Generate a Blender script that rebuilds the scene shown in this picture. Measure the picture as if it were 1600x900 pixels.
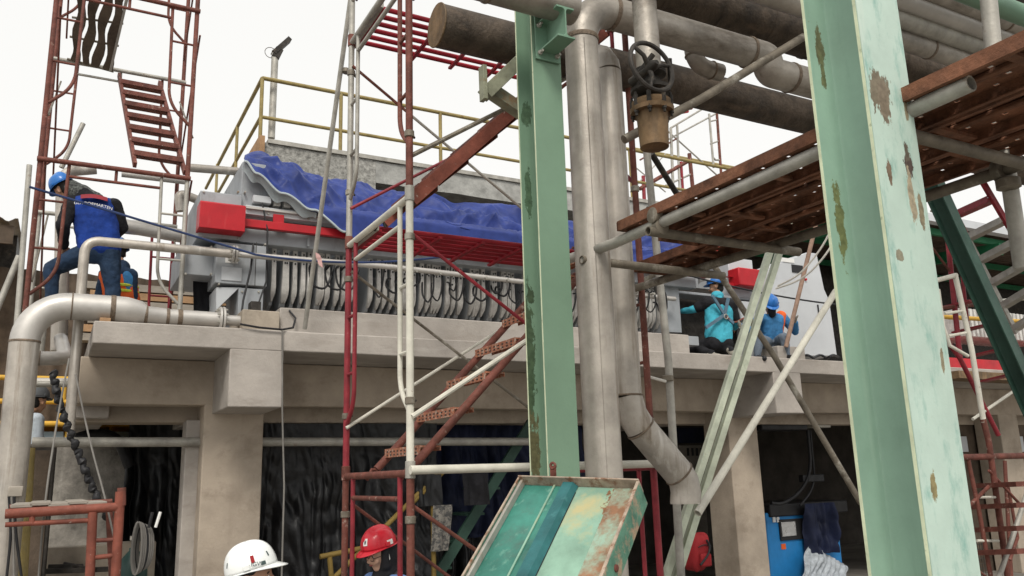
import bpy, bmesh, math, random
from mathutils import Vector, Matrix, noise
random.seed(7)
for o in list(bpy.data.objects): bpy.data.objects.remove(o)
scene = bpy.context.scene
COL = scene.collection
R = math.radians
# ------------------------------------------------------------------ camera
F, PITCH, ROLL, YAW, CZ = 1300.0, R(12.7), R(-1.76), R(28.9), 2.0     # focal length in pixels of a 1600 px wide frame
f0 = Vector((math.sin(YAW), math.cos(YAW), 0)); r0 = Vector((math.cos(YAW), -math.sin(YAW), 0)); u0 = Vector((0, 0, 1))
FWD = f0*math.cos(PITCH)+u0*math.sin(PITCH); u1 = -f0*math.sin(PITCH)+u0*math.cos(PITCH)
RIGHT = r0*math.cos(ROLL)+u1*math.sin(ROLL); UP = -r0*math.sin(ROLL)+u1*math.cos(ROLL)
CAM = Vector((0, 0, CZ))
cd = bpy.data.cameras.new('camera'); cam = bpy.data.objects.new('camera', cd); COL.objects.link(cam)
cd.sensor_width = 36; cd.lens = F*36/1600; cd.clip_start = .05; cd.clip_end = 500
m3 = Matrix((RIGHT, UP, -FWD)).transposed(); cam.matrix_world = Matrix.Translation(CAM) @ m3.to_4x4()
scene.camera = cam
# ------------------------------------------------------------------ sky, sun, exposure (bright overcast)
SUN_EL, SUN_AZ = R(47), R(208)      # azimuth measured clockwise from +Y: behind the camera, a little to the left
w = bpy.data.worlds.new('World'); scene.world = w; w.use_nodes = True
nt = w.node_tree; bg = nt.nodes['Background']
sky = nt.nodes.new('ShaderNodeTexSky'); sky.sky_type = 'NISHITA'; sky.sun_disc = False
sky.sun_elevation = SUN_EL; sky.sun_rotation = SUN_AZ; sky.dust_density = 6; sky.air_density = 1.2; sky.ozone_density = .6
hs = nt.nodes.new('ShaderNodeHueSaturation'); hs.inputs['Saturation'].default_value = .12
mx = nt.nodes.new('ShaderNodeMix'); mx.data_type = 'RGBA'; mx.inputs[0].default_value = .72
mx.inputs[7].default_value = (11.6, 11.5, 11.15, 1)              # even cloud layer in front of the clear sky
nt.links.new(sky.outputs[0], hs.inputs['Color']); nt.links.new(hs.outputs[0], mx.inputs[6]); nt.links.new(mx.outputs[2], bg.inputs[0])
bg.inputs[1].default_value = .107
sd = bpy.data.lights.new('sun', 'SUN'); sd.energy = 2.2; sd.angle = R(18); sd.color = (1, .94, .85)
so = bpy.data.objects.new('sun', sd); COL.objects.link(so)
sv = Vector((math.sin(SUN_AZ)*math.cos(SUN_EL), math.cos(SUN_AZ)*math.cos(SUN_EL), math.sin(SUN_EL)))
so.rotation_euler = (-sv).to_track_quat('-Z', 'Y').to_euler(); so.location = sv*60
vs = scene.view_settings; vs.view_transform = 'Standard'; vs.look = 'None'; vs.exposure = 0.0; vs.gamma = 1; vs.use_curve_mapping = False
scene.render.engine = 'CYCLES'

# ------------------------------------------------------------------ helpers
def at(px, py, X=None, Y=None, Z=None, D=None):
    """the point on the ray through a photo pixel that lies on a plane X / Y / Z = const, or at depth D"""
    d = FWD*F + RIGHT*(px-800) + UP*(450-py)
    if X is not None: t = X/d.x
    elif Y is not None: t = Y/d.y
    elif Z is not None: t = (Z-CZ)/d.z
    else: t = D/F
    return CAM + d*t
def V(*a): return Vector(a)
class MB:
    def __init__(s): s.v = []; s.f = []; s.m = []; s.mi = 0
    def add(s, vs_, fs):
        b = len(s.v); s.v += [tuple(x) for x in vs_]; s.f += [tuple(b+i for i in f) for f in fs]; s.m += [s.mi]*len(fs); return s
    def box(s, x0, x1, y0, y1, z0, z1):
        return s.add([(x, y, z) for x in (x0, x1) for y in (y0, y1) for z in (z0, z1)],
                     [(0,1,3,2),(4,6,7,5),(0,4,5,1),(2,3,7,6),(0,2,6,4),(1,5,7,3)])
    def obox(s, c, ax, ay, az):            # oriented box: centre, three half-axis vectors
        return s.add([c+ax*i+ay*j+az*k for i in (-1,1) for j in (-1,1) for k in (-1,1)],
                     [(0,1,3,2),(4,6,7,5),(0,4,5,1),(2,3,7,6),(0,2,6,4),(1,5,7,3)])
    def bar(s, a, b, w, h, up=Vector((0,0,1))):
        d = (b-a).normalized(); sx = d.cross(up)
        if sx.length < 1e-4: sx = d.cross(Vector((1,0,0)))
        sx.normalize(); sz = sx.cross(d)
        return s.obox((a+b)/2, (b-a)/2, sx*w/2, sz*h/2)
    def prism(s, prof, a, b, xa, ya):      # 2-D profile swept from a to b
        n = len(prof); vs_ = [p+xa*q[0]+ya*q[1] for p in (a, b) for q in prof]
        return s.add(vs_, [(i, (i+1) % n, n+(i+1) % n, n+i) for i in range(n)] + [tuple(range(n))[::-1], tuple(range(n, 2*n))])
    def tube(s, pts, r, n=10, cap=True, hollow=0):
        pts = [Vector(p) for p in pts]; k = len(pts); rs = r if isinstance(r, (list, tuple)) else [r]*k
        t = (pts[1]-pts[0]).normalized(); a = t.orthogonal().normalized(); vs_ = []; fs = []
        for i in range(k):
            if i == 0: tt = (pts[1]-pts[0]).normalized()
            elif i == k-1: tt = (pts[i]-pts[i-1]).normalized()
            else: tt = ((pts[i+1]-pts[i]).normalized()+(pts[i]-pts[i-1]).normalized()).normalized()
            a = (a-tt*a.dot(tt)).normalized(); b = tt.cross(a)
            vs_ += [pts[i]+(a*math.cos(2*math.pi*j/n)+b*math.sin(2*math.pi*j/n))*rs[i] for j in range(n)]
        for i in range(k-1):
            fs += [(i*n+j, i*n+(j+1) % n, (i+1)*n+(j+1) % n, (i+1)*n+j) for j in range(n)]
        if hollow:                          # open end: a bore at the start and at the end
            for e, sgn in ((0, 1), (k-1, -1)):
                tt = (pts[1]-pts[0]).normalized() if e == 0 else (pts[k-2]-pts[k-1]).normalized()
                rim = [(Vector(vs_[e*n+j])-pts[e])*hollow+pts[e] for j in range(n)]; o = len(vs_); vs_ += rim + [p+tt*rs[e]*4 for p in rim] 
                for j in range(n):
                    j2 = (j+1) % n; q = [(e*n+j, o+j, o+j2, e*n+j2), (o+j, o+n+j, o+n+j2, o+j2)]
                    fs += q if sgn == 1 else [x[::-1] for x in q]
                f = tuple(o+n+j for j in range(n)); fs.append(f[::-1] if sgn == 1 else f)
        elif cap: fs += [tuple(range(n))[::-1], tuple((k-1)*n+j for j in range(n))]
        return s.add(vs_, fs)
    def capsule(s, a, b, ra, rb, n=12):
        a = Vector(a); b = Vector(b); d = b-a; L = d.length; d = d.normalized() if L > 1e-6 else Vector((0,0,1))
        pts = []; rs = []
        for i in range(5): q = -math.pi/2+math.pi/2*i/4; pts.append(a+d*ra*math.sin(q)); rs.append(max(ra*math.cos(q), ra*.05))
        for i in range(5): q = math.pi/2*i/4; pts.append(b+d*rb*math.sin(q)); rs.append(max(rb*math.cos(q), rb*.05))
        if L < 1e-6: pts = pts[:5]+pts[6:]; rs = rs[:5]+rs[6:]
        return s.tube(pts, rs, n)
    def grid(s, fn, nu, nv):
        return s.add([fn(i/(nu-1), j/(nv-1)) for i in range(nu) for j in range(nv)],
                     [(i*nv+j, (i+1)*nv+j, (i+1)*nv+j+1, i*nv+j+1) for i in range(nu-1) for j in range(nv-1)])
    def lathe(s, c, axis, prof, n=20):
        axis = axis.normalized(); return s.tube([c+axis*h for h, r in prof], [max(r, 1e-3) for h, r in prof], n) if False else s._lathe(c, axis, prof, n)
    def _lathe(s, c, axis, prof, n):
        a = axis.orthogonal().normalized(); b = axis.cross(a); vs_ = []
        for h, r in prof: vs_ += [c+axis*h+(a*math.cos(2*math.pi*j/n)+b*math.sin(2*math.pi*j/n))*r for j in range(n)]
        k = len(prof)
        return s.add(vs_, [(i*n+j, i*n+(j+1) % n, (i+1)*n+(j+1) % n, (i+1)*n+j) for i in range(k-1) for j in range(n)]+[tuple(range(n))[::-1], tuple((k-1)*n+j for j in range(n))])
def bend(pts, rad, n=7):
    """round the corners of a polyline"""
    pts = [Vector(p) for p in pts]; out = [pts[0]]
    for i in range(1, len(pts)-1):
        a, b, c = pts[i-1], pts[i], pts[i+1]; r = min(rad, (a-b).length*.49, (c-b).length*.49)
        p, q = b+(a-b).normalized()*r, b+(c-b).normalized()*r
        for k in range(n+1):
            t = k/n; out.append(p*(1-t)**2+b*2*t*(1-t)*(.86)+q*t*t+(p+q)*.5*2*t*(1-t)*.14)
    return out+[pts[-1]]
def mesh_of(name, mb, mats, smooth=True, ang=40):
    me = bpy.data.meshes.new(name); me.from_pydata(mb.v, [], mb.f); me.update()
    for m in (mats if isinstance(mats, (list, tuple)) else [mats]): me.materials.append(m)
    if max(mb.m, default=0): me.polygons.foreach_set('material_index', mb.m)
    if smooth:
        me.polygons.foreach_set('use_smooth', [True]*len(me.polygons)); me.set_sharp_from_angle(angle=R(ang))
    return me
def obj(name, mb, mats, parent=None, bevel=0, smooth=True, ang=40, label=None, recalc=True):
    me = mesh_of(name, mb, mats, smooth, ang) if isinstance(mb, MB) else mb
    if isinstance(mb, MB) and recalc:
        bm = bmesh.new(); bm.from_mesh(me); bmesh.ops.recalc_face_normals(bm, faces=bm.faces); bm.to_mesh(me); bm.free()
        if smooth: me.set_sharp_from_angle(angle=R(ang))
    o = bpy.data.objects.new(name, me); COL.objects.link(o)
    if parent:
        o.parent = parent; o.matrix_parent_inverse = BASE[parent.name].inverted()
        BASE[o.name] = Matrix.Identity(4)
    else: BASE[o.name] = Matrix.Identity(4)
    if bevel:
        b = o.modifiers.new('bevel', 'BEVEL'); b.width = bevel; b.segments = 2; b.limit_method = 'ANGLE'; b.angle_limit = R(50)
    if label: o['label'] = label
    return o
BASE = {}
def tag(o, label, cat, group=None):
    o['label'] = label; o['category'] = cat
    if group: o['group'] = group
    return o
def thing(name, label, cat, loc=(0,0,0), group=None):
    o = bpy.data.objects.new(name, None); COL.objects.link(o); o.location = loc; o.empty_display_size = .1
    BASE[o.name] = Matrix.Translation(Vector(loc)); return tag(o, label, cat, group)
def struct(name, mb, m, **k):
    o = obj(name, mb, m, **k); o['kind'] = 'structure'; return o
def tube(name, parent, m, pts, r, n=10, rad=0, hollow=0, label=None):
    pts = [Vector(p) for p in pts]
    if rad: pts = bend(pts, rad)
    return obj(name, MB().tube(pts, r, n, hollow=hollow), m, parent, label=label)
def px(pts, **k): return [at(x, y, **k) for x, y in pts]
def nz(p, s=1.0): return noise.noise(Vector(p)*s)

# ------------------------------------------------------------------ materials
VS = (1, 1, .12)       # streaks that run down
def mat(name, col, rough=.6, metal=0.0, var=.18, vscale=3.0, bump=.15, bscale=45, col2=None, mscale=5, mth=.6, msoft=.06, stretch=(1,1,1), rough2=None, spots=(), spec=.3, streak=None, trans=0, dirt=None, coat=0, grain=0):
    m = bpy.data.materials.new(name); m.use_nodes = True; t = m.node_tree; N = t.nodes.new; L = t.links.new
    b = t.nodes['Principled BSDF']; tc = N('ShaderNodeTexCoord'); g = N('ShaderNodeNewGeometry')
    P = g.outputs['Position']
    def noise_(scale, det=6, rgh=.6, st=(1,1,1)):
        n = N('ShaderNodeTexNoise'); n.inputs['Scale'].default_value = scale; n.inputs['Detail'].default_value = det; n.inputs['Roughness'].default_value = rgh
        if st != (1,1,1):
            mp = N('ShaderNodeMapping'); mp.inputs['Scale'].default_value = st; L(P, mp.inputs[0]); L(mp.outputs[0], n.inputs['Vector'])
        else: L(P, n.inputs['Vector'])
        return n.outputs[0]
    def ramp(src, lo, hi):
        r = N('ShaderNodeMapRange'); r.inputs[1].default_value = lo; r.inputs[2].default_value = hi; r.clamp = True; L(src, r.inputs[0]); return r.outputs[0]
    def mix(fac, a, c, mode='MIX'):
        x = N('ShaderNodeMix'); x.data_type = 'RGBA'; x.blend_type = mode
        if isinstance(fac, (int, float)): x.inputs[0].default_value = fac
        else: L(fac, x.inputs[0])
        for i, q in ((6, a), (7, c)):
            if isinstance(q, tuple): x.inputs[i].default_value = (*q[:3], 1)
            else: L(q, x.inputs[i])
        return x.outputs[2]
    c = tuple(col); lo = tuple(max(0, v*(1-var*1.6)) for v in c); hi = tuple(min(1, v*(1+var)) for v in c)
    n1 = noise_(vscale, 8, .65, stretch)
    out = mix(ramp(n1, .3, .7), lo, hi)
    oi = N('ShaderNodeObjectInfo'); rr = ramp(oi.outputs['Random'], 0, 1)
    out = mix(.08, out, mix(rr, lo, hi))
    fm = None
    if grain:
        out = mix(ramp(noise_(130, 3, .7), .35, .65), out, mix(.5, out, lo)) if grain == 1 else out
    if dirt: out = mix(ramp(noise_(dirt[1], 9, .7, dirt[3] if len(dirt) > 3 else (1,1,1)), dirt[2], dirt[2]+.18), out, dirt[0])
    if streak: out = mix(ramp(noise_(streak[1], 6, .6, streak[3]), streak[2], streak[2]+.2), out, streak[0])
    if col2:
        fm = ramp(noise_(mscale, 10, .68, stretch), mth-msoft, mth+msoft); out = mix(fm, out, col2)
    for pos, rad, sc in spots:
        vs_ = N('ShaderNodeVectorMath'); vs_.operation = 'SUBTRACT'; L(P, vs_.inputs[0]); vs_.inputs[1].default_value = pos
        vd = N('ShaderNodeVectorMath'); vd.operation = 'DIVIDE'; L(vs_.outputs[0], vd.inputs[0]); vd.inputs[1].default_value = rad
        vl = N('ShaderNodeVectorMath'); vl.operation = 'LENGTH'; L(vd.outputs[0], vl.inputs[0])
        ad = N('ShaderNodeMath'); ad.operation = 'MULTIPLY_ADD'; L(noise_(17, 9, .72, (1.6,1.6,.7)), ad.inputs[0]); ad.inputs[1].default_value = 3.4; L(vl.outputs['Value'], ad.inputs[2])
        sf = ramp(ad.outputs[0], 2.72, 2.62); out = mix(sf, out, mix(ramp(noise_(40), .35, .65), sc, tuple(v*.6 for v in sc)))
    L(out, b.inputs['Base Color'])
    r2 = ramp(noise_(vscale*2.3, 6), .3, .7); mr = N('ShaderNodeMapRange'); L(r2, mr.inputs[0]); mr.inputs[3].default_value = max(.05, rough-.1); mr.inputs[4].default_value = min(1, rough+.12)
    ro = mr.outputs[0]
    if fm is not None and rough2:
        q = N('ShaderNodeMix'); L(fm, q.inputs[0]); L(ro, q.inputs[2]); q.inputs[3].default_value = rough2; ro = q.outputs[0]
    L(ro, b.inputs['Roughness'])
    if metal:
        if fm is not None:
            q = N('ShaderNodeMix'); L(fm, q.inputs[0]); q.inputs[2].default_value = metal; q.inputs[3].default_value = 0; L(q.outputs[0], b.inputs['Metallic'])
        else: b.inputs['Metallic'].default_value = metal
    b.inputs['Specular IOR Level'].default_value = spec
    if trans: b.inputs['Transmission Weight'].default_value = trans
    if coat: b.inputs['Coat Weight'].default_value = coat; b.inputs['Coat Roughness'].default_value = .15
    if bump:
        bp = N('ShaderNodeBump'); bp.inputs['Strength'].default_value = bump; bp.inputs['Distance'].default_value = .02
        h = noise_(bscale, 6, .6, stretch)
        if fm is not None:
            q = N('ShaderNodeMath'); q.operation = 'MULTIPLY_ADD'; L(fm, q.inputs[0]); q.inputs[1].default_value = -.25; L(h, q.inputs[2]); h = q.outputs[0]
        L(h, bp.inputs['Height']); L(bp.outputs[0], b.inputs['Normal'])
    return m
K = {}
K['concrete'] = mat('concrete', (.385,.352,.318), .85, var=.2, vscale=1.3, bump=.28, bscale=24, dirt=((.27,.24,.21), 2.4, .53, (.5,1,1.8)), streak=((.47,.44,.405), 1.9, .57, (.45,1,2.4)), col2=(.2,.17,.14), mscale=34, mth=.735, msoft=.015, spots=())
K['rough_concrete'] = mat('rough_concrete', (.34,.335,.31), .95, var=.4, vscale=14, bump=1.0, bscale=22, col2=(.12,.12,.11), mscale=16, mth=.62, dirt=((.16,.155,.14), 1.4, .58))
K['plastered'] = mat('brown_plaster', (.42,.355,.285), .9, var=.2, vscale=1.2, bump=.25, bscale=26, dirt=((.25,.205,.16), 1.9, .52, (.8,1,1)), streak=((.29,.24,.19), 3.5, .6, (1,1,.1)), col2=(.19,.15,.12), mscale=30, mth=.73, msoft=.02)
K['shade_plaster'] = mat('shade_darkened_plaster', (.075,.065,.055), .95, var=.35, vscale=1.5, bump=.3)  # plaster darkened to put the shade under the platform into its colour
K['edge_pale'] = mat('sunlit_worn_paint_edge', (.60,.66,.46), .6, var=.15, vscale=8, bump=.05, col2=(.25,.3,.18), mscale=20, mth=.66)  # pale tone mixes worn edge paint with a painted sunlit highlight
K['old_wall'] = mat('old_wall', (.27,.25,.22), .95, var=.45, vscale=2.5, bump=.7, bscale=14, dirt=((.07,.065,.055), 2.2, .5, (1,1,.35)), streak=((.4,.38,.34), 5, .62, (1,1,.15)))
K['plaster'] = mat('plaster', (.36,.31,.25), .95, var=.3, vscale=1.8, bump=.4, bscale=12, dirt=((.15,.12,.09), 1.6, .56))
K['ground'] = mat('ground', (.27,.25,.22), .95, var=.35, vscale=.9, bump=.5, bscale=18, dirt=((.14,.13,.115), .7, .58))
K['green'] = mat('green_paint', (.15,.26,.185), .5, var=.14, vscale=1.2, bump=.05, bscale=60, dirt=((.10,.19,.13), 1.5, .56, VS), streak=((.2,.31,.235), 2.5, .62, VS))
K['dark_green'] = mat('dark_green_paint', (.03,.07,.052), .55, var=.25, vscale=4, bump=.06, dirt=((.1,.14,.11), 6, .66))
K['bright_green'] = mat('bright_green_paint', (.02,.16,.07), .55, var=.2)
K['olive'] = mat('galvanised_bracket', (.27,.28,.2), .6, var=.25, vscale=7, bump=.1, col2=(.22,.15,.08), mscale=9, mth=.62)
K['steel'] = mat('stainless_pipe', (.43,.395,.35), .48, metal=.4, var=.24, vscale=3.2, bump=.1, bscale=60, dirt=((.20,.16,.12), 5.5, .54, (1.6,1.6,.12)), streak=((.62,.595,.55), 10, .57, (1.3,1.3,.06)), col2=(.17,.14,.11), mscale=20, mth=.71, msoft=.015)
K['steel_x'] = mat('stainless_pipe_run', (.50,.48,.45), .45, metal=.45, var=.16, vscale=2.5, bump=.06, bscale=80, dirt=((.33,.30,.26), 3, .57, (.25,1,1)), streak=((.62,.61,.58), 4, .6, (.15,1,1)))
K['steel_brown'] = mat('weathered_pipe', (.36,.33,.29), .5, metal=.5, var=.3, vscale=3, bump=.15, bscale=50, dirt=((.10,.08,.06), 3, .52, (.3,1,1)), streak=((.30,.27,.23), 6, .6, (.2,1,1)))
K['dark_pipe'] = mat('dark_rusty_pipe', (.085,.066,.05), .7, var=.45, vscale=6, bump=.45, bscale=40, dirt=((.035,.03,.026), 3.5, .5), streak=((.17,.12,.085), 7, .6, (.3,1,1)))
K['weld'] = mat('weld_seam', (.20,.155,.115), .6, metal=.3, var=.35, vscale=25, bump=.5, bscale=120)
K['galv'] = mat('galvanised_tube', (.40,.385,.345), .55, metal=.35, var=.22, vscale=7, bump=.12, bscale=70, col2=(.22,.15,.09), mscale=6, mth=.68)
K['galv_light'] = mat('bright_galvanised_steel', (.62,.62,.55), .5, metal=.2, var=.16, vscale=9, bump=.12, bscale=70, dirt=((.32,.33,.25), 7, .6))
K['strut'] = mat('greenish_galvanised_strut', (.50,.54,.43), .55, metal=.15, var=.18, vscale=6, bump=.12, bscale=70, dirt=((.3,.34,.24), 8, .58), col2=(.3,.22,.1), mscale=14, mth=.7)
K['tube_dark'] = mat('grimy_steel_tube', (.19,.165,.13), .6, metal=.3, var=.3, vscale=8, bump=.15, bscale=60, col2=(.36,.34,.29), mscale=5, mth=.6)
K['tube_white'] = mat('white_painted_tube', (.62,.60,.52), .55, var=.14, vscale=6, bump=.1, dirt=((.30,.22,.15), 8, .63), col2=(.24,.13,.08), mscale=16, mth=.7)
K['tube_red'] = mat('red_painted_tube', (.25,.026,.036), .45, var=.28, vscale=6, bump=.1, dirt=((.13,.03,.03), 8, .58), col2=(.40,.33,.28), mscale=24, mth=.69)
K['tube_rust'] = mat('rusty_red_tube', (.165,.055,.04), .65, var=.35, vscale=9, bump=.25, bscale=60, dirt=((.10,.04,.026), 7, .52), col2=(.42,.34,.28), mscale=16, mth=.66)
K['tube_orange'] = mat('orange_red_tube', (.215,.065,.043), .6, var=.28, vscale=8, bump=.2, dirt=((.18,.06,.04), 7, .56), col2=(.45,.38,.33), mscale=18, mth=.68)
K['red'] = mat('red_enamel', (.43,.012,.02), .45, var=.16, vscale=3, bump=.04, dirt=((.26,.02,.025), 5, .57, (1,1,.4)), streak=((.50,.06,.06), 12, .64, VS), coat=.1)
K['rust'] = mat('rusty_plank', (.19,.083,.047), .8, var=.5, vscale=6, bump=.4, bscale=50, dirt=((.08,.04,.026), 4, .54, (1,.25,1)), streak=((.34,.17,.095), 8, .59, (1,.3,1)))
K['tread'] = mat('orange_perforated_tread', (.36,.145,.085), .7, var=.3, vscale=30, bump=.3, col2=(.5,.42,.34), mscale=40, mth=.58)
K['grey'] = mat('press_grey_paint', (.33,.35,.37), .5, var=.12, vscale=2.2, bump=.05, dirt=((.22,.225,.225), 4, .56, (1,1,.4)), streak=((.42,.44,.46), 5, .62, VS), col2=(.15,.13,.11), mscale=26, mth=.735, msoft=.015)
K['cabinet'] = mat('pale_grey_cabinet', (.50,.52,.54), .5, var=.06, vscale=1.6, bump=.03, dirt=((.40,.41,.42), 2.5, .62))
K['plate'] = mat('filter_plate_plastic', (.54,.53,.505), .7, var=.22, vscale=8, bump=.15, dirt=((.24,.23,.215), 7, .54, (1,1,.3)))
K['black'] = mat('black_rubber', (.018,.018,.02), .5, var=.3, bump=.1)
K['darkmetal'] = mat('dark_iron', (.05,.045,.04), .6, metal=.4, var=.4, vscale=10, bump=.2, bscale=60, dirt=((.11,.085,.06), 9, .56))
K['brass'] = mat('ochre_pipe_stub', (.20,.13,.07), .65, metal=.2, var=.35, vscale=8, bump=.2, dirt=((.09,.07,.05), 6, .52, VS))
K['yellow'] = mat('yellow_rail_paint', (.29,.225,.085), .6, var=.25, vscale=5, bump=.1, dirt=((.28,.24,.13), 6, .52), col2=(.2,.12,.06), mscale=9, mth=.64)
K['bright_yellow'] = mat('yellow_machine_paint', (.62,.36,.045), .5, var=.15, bump=.04, dirt=((.4,.25,.06), 3, .6))
K['glass'] = mat('machine_glass', (.30,.38,.42), .15, var=.1, bump=0)
K['plastic_black'] = mat('black_plastic_sheet', (.009,.0095,.011), .4, var=.4, vscale=5, bump=.5, bscale=10, spec=.4)
K['tarp'] = mat('blue_tarpaulin', (.026,.046,.20), .5, var=.3, vscale=3, bump=.25, bscale=9, spec=.22, dirt=((.035,.055,.21), 7, .58), streak=((.10,.13,.30), 30, .69, (1,1,1)))
K['tarp_hem'] = mat('silver_tarp_hem', (.42,.48,.50), .5, var=.15, bump=.2)
K['tarp_dark'] = mat('dark_blue_cloth', (.009,.014,.042), .7, var=.3, bump=.3, bscale=14)
K['white_plastic'] = mat('white_plastic', (.76,.76,.74), .35, var=.05, bump=.02, coat=.2)
K['white'] = mat('white_label', (.72,.72,.70), .6, var=.06, bump=0)
K['rope_blue'] = mat('blue_rope', (.03,.05,.13), .8, var=.3)
K['rope_white'] = mat('white_cable', (.62,.60,.55), .7, var=.15)
K['rope_grey'] = mat('grey_cable', (.19,.18,.165), .7, var=.2)
K['skin_fair'] = mat('fair_skin', (.58,.36,.26), .5, var=.06, vscale=10, bump=.04)
K['yellow_shaded'] = mat('shade_darkened_yellow_tube', (.20,.135,.035), .7, var=.3)  # darker yellow for the trestle: its shade is put into the colour
K['hair'] = mat('black_hair', (.012,.01,.009), .6, var=.2, bump=.4)
K['skin'] = mat('skin', (.42,.235,.155), .55, var=.1, vscale=10, bump=.05)
K['helmet_red'] = mat('red_helmet_plastic', (.55,.02,.035), .33, var=.06, bump=.02, coat=.3, dirt=((.45,.05,.05), 18, .64))
K['helmet_blue'] = mat('blue_helmet_plastic', (.02,.145,.46), .33, var=.06, bump=.02, coat=.3)
K['helmet_white'] = mat('white_helmet_plastic', (.78,.80,.79), .3, var=.04, bump=.02, coat=.3)
K['cloth_black'] = mat('black_fabric', (.014,.014,.017), .9, var=.35, vscale=6, bump=.5, bscale=30)
K['cloth_blue'] = mat('royal_blue_fabric', (.012,.045,.25), .9, var=.35, vscale=5, bump=.5, bscale=24)
K['cloth_sky'] = mat('pale_blue_shirt', (.16,.27,.55), .85, var=.2, vscale=5, bump=.4, bscale=24)
K['cloth_cyan'] = mat('cyan_fabric', (.06,.40,.52), .8, var=.22, vscale=6, bump=.5, bscale=24)
K['cloth_mid'] = mat('mid_blue_fabric', (.05,.20,.42), .85, var=.22, vscale=6, bump=.5, bscale=24)
K['denim'] = mat('denim', (.02,.042,.085), .9, var=.3, vscale=5, bump=.5, bscale=26, dirt=((.06,.10,.17), 4, .58))
K['camo'] = mat('grey_mottled_hood', (.14,.15,.14), .9, var=.3, vscale=30, bump=.4, col2=(.035,.035,.035), mscale=45, mth=.5)
K['orange_vis'] = mat('orange_safety_fabric', (.75,.13,.03), .8, var=.12, bump=.3)
K['yellow_vis'] = mat('yellow_safety_fabric', (.62,.70,.08), .8, var=.1, bump=.3)
K['silver'] = mat('reflective_strip', (.55,.56,.55), .45, var=.1, bump=.1)
K['foil'] = mat('crumpled_foil', (.5,.5,.5), .3, metal=.7, var=.1, bump=.6, bscale=5)
K['blue_box'] = mat('blue_machine_paint', (.02,.20,.50), .45, var=.1, bump=.03, dirt=((.03,.14,.3), 4, .62))
K['red_cloth'] = mat('red_bag_fabric', (.30,.018,.022), .75, var=.2, bump=.4)
K['roof_brown'] = mat('rusty_corrugated_roof', (.10,.075,.055), .9, var=.35, vscale=3, bump=.4)
K['board'] = mat('grey_board', (.30,.27,.23), .85, var=.25, vscale=4, bump=.3, stretch=(.3,1,1))
K['wood'] = mat('wood_block', (.36,.22,.12), .85, var=.25, bump=.3)
K['check'] = mat('checked_cloth', (.24,.225,.2), .9, var=.2, col2=(.07,.07,.07), mscale=22, mth=.5, bump=.4)
K['wood_pole'] = mat('weathered_brown_pole', (.30,.20,.15), .8, var=.25, vscale=6, bump=.3)
K['red_dull'] = mat('dull_crimson_paint', (.27,.012,.022), .5, var=.2, vscale=5, bump=.08, dirt=((.15,.02,.022), 6, .56))
# ================================================================== the setting
struct('ground', MB().grid(lambda u, v: (-60+160*u, -30+170*v, .012*nz((u*60, v*60, 0))), 60, 60), K['ground'])
# ------------------------------------------------------------------ concrete platform that carries the filter presses
PF, PB = 8.6, 9.5                     # slab edge, beam face
ZT, ZL, ZBM = 3.54, 3.322, 2.84       # slab top, slab soffit, beam soffit
plat = thing('concrete_platform', 'grey plastered concrete platform on square columns carrying the filter presses', 'platform', (5, 9.5, 0))
def wavy_box(x0, x1, y0, y1, z0, z1, n, amp=.006):
    """a cast block whose edges are not quite straight"""
    mb = MB(); ring = []
    for i in range(n+1):
        x = x0+(x1-x0)*i/n
        ring.append([(x, y+amp*nz((x*1.3, y*5, z*7)), z+amp*nz((x*1.7+9, y*3, z*5))) for y, z in ((y0, z0), (y0, z1), (y1, z1), (y1, z0))])
    vs_ = [p for r in ring for p in r]
    fs = [(i*4+j, i*4+(j+1) % 4, (i+1)*4+(j+1) % 4, (i+1)*4+j) for i in range(n) for j in range(4)]+[(0,1,2,3)[::-1], tuple(n*4+j for j in range(4))]
    return mb.add(vs_, fs)
XL = .26
obj('slab', wavy_box(XL, 46, PF, 17, ZL, ZT, 90), K['concrete'], plat, bevel=.012)
obj('beam', wavy_box(XL-.07, 46, PB, PB+.3, ZBM, ZL-.002, 90), K['plastered'], plat, bevel=.012)
obj('rear_beam', wavy_box(XL-.07, 46, PB+.5, PB+.9, 2.69, ZL-.004, 30), K['plastered'], plat, bevel=.012)
obj('cross_beam', MB().box(XL-.065, XL+.25, PB+.31, 17, 2.72, ZL-.006), K['concrete'], plat, bevel=.012)
for x0, x1 in ((1.50, 2.035), (8.95, 9.5)):
    obj('haunch', wavy_box(x0, x1, PF+.002, PB+.1, 2.745, ZL+.01, 4), K['concrete'], plat, bevel=.012)
for x0, x1, y0, y1 in ((1.42, 2.05, PB+.004, PB+.55), (8.86, 9.44, PB+.004, PB+.55), (1.30, 1.95, 13.5, 14), (8.9, 9.5, 13.2, 13.8), (15.6, 16.2, PB+.004, PB+.5), (12.4, 13, 13.2, 13.8)):
    obj('column', MB().box(x0, x1, y0, y1, 0, ZBM+.02 if y0 < 10 else ZL-.008), K['plastered'], plat, bevel=.014)
obj('column_step', MB().box(1.28, 1.43, PB+.26, PB+.56, 0, 2.70), K['concrete'], plat, bevel=.012)
obj('cross_beam', MB().box(1.45, 2.0, PB+.9, 16.8, 2.75, ZL-.005), K['concrete'], plat, bevel=.012)
obj('cross_beam', MB().box(8.9, 9.4, PB+.9, 16.8, 2.75, ZL-.005), K['concrete'], plat, bevel=.012)
# plinths under the presses
obj('plinth', wavy_box(2.02, 7.6, PF+.17, 10.6, ZT-.01, 3.82, 40), K['concrete'], plat, bevel=.012)
obj('plinth_block', wavy_box(1.62, 2.0, PF+.08, 9.4, ZT-.01, 3.755, 4), K['plaster'], plat, bevel=.01)
a = at(1213, 545, Y=PF+.15)
obj('plinth_block', wavy_box(a.x, a.x+.55, PF+.12, 9.2, ZT-.01, ZT+.2, 4), K['concrete'], plat, bevel=.01)
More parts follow.
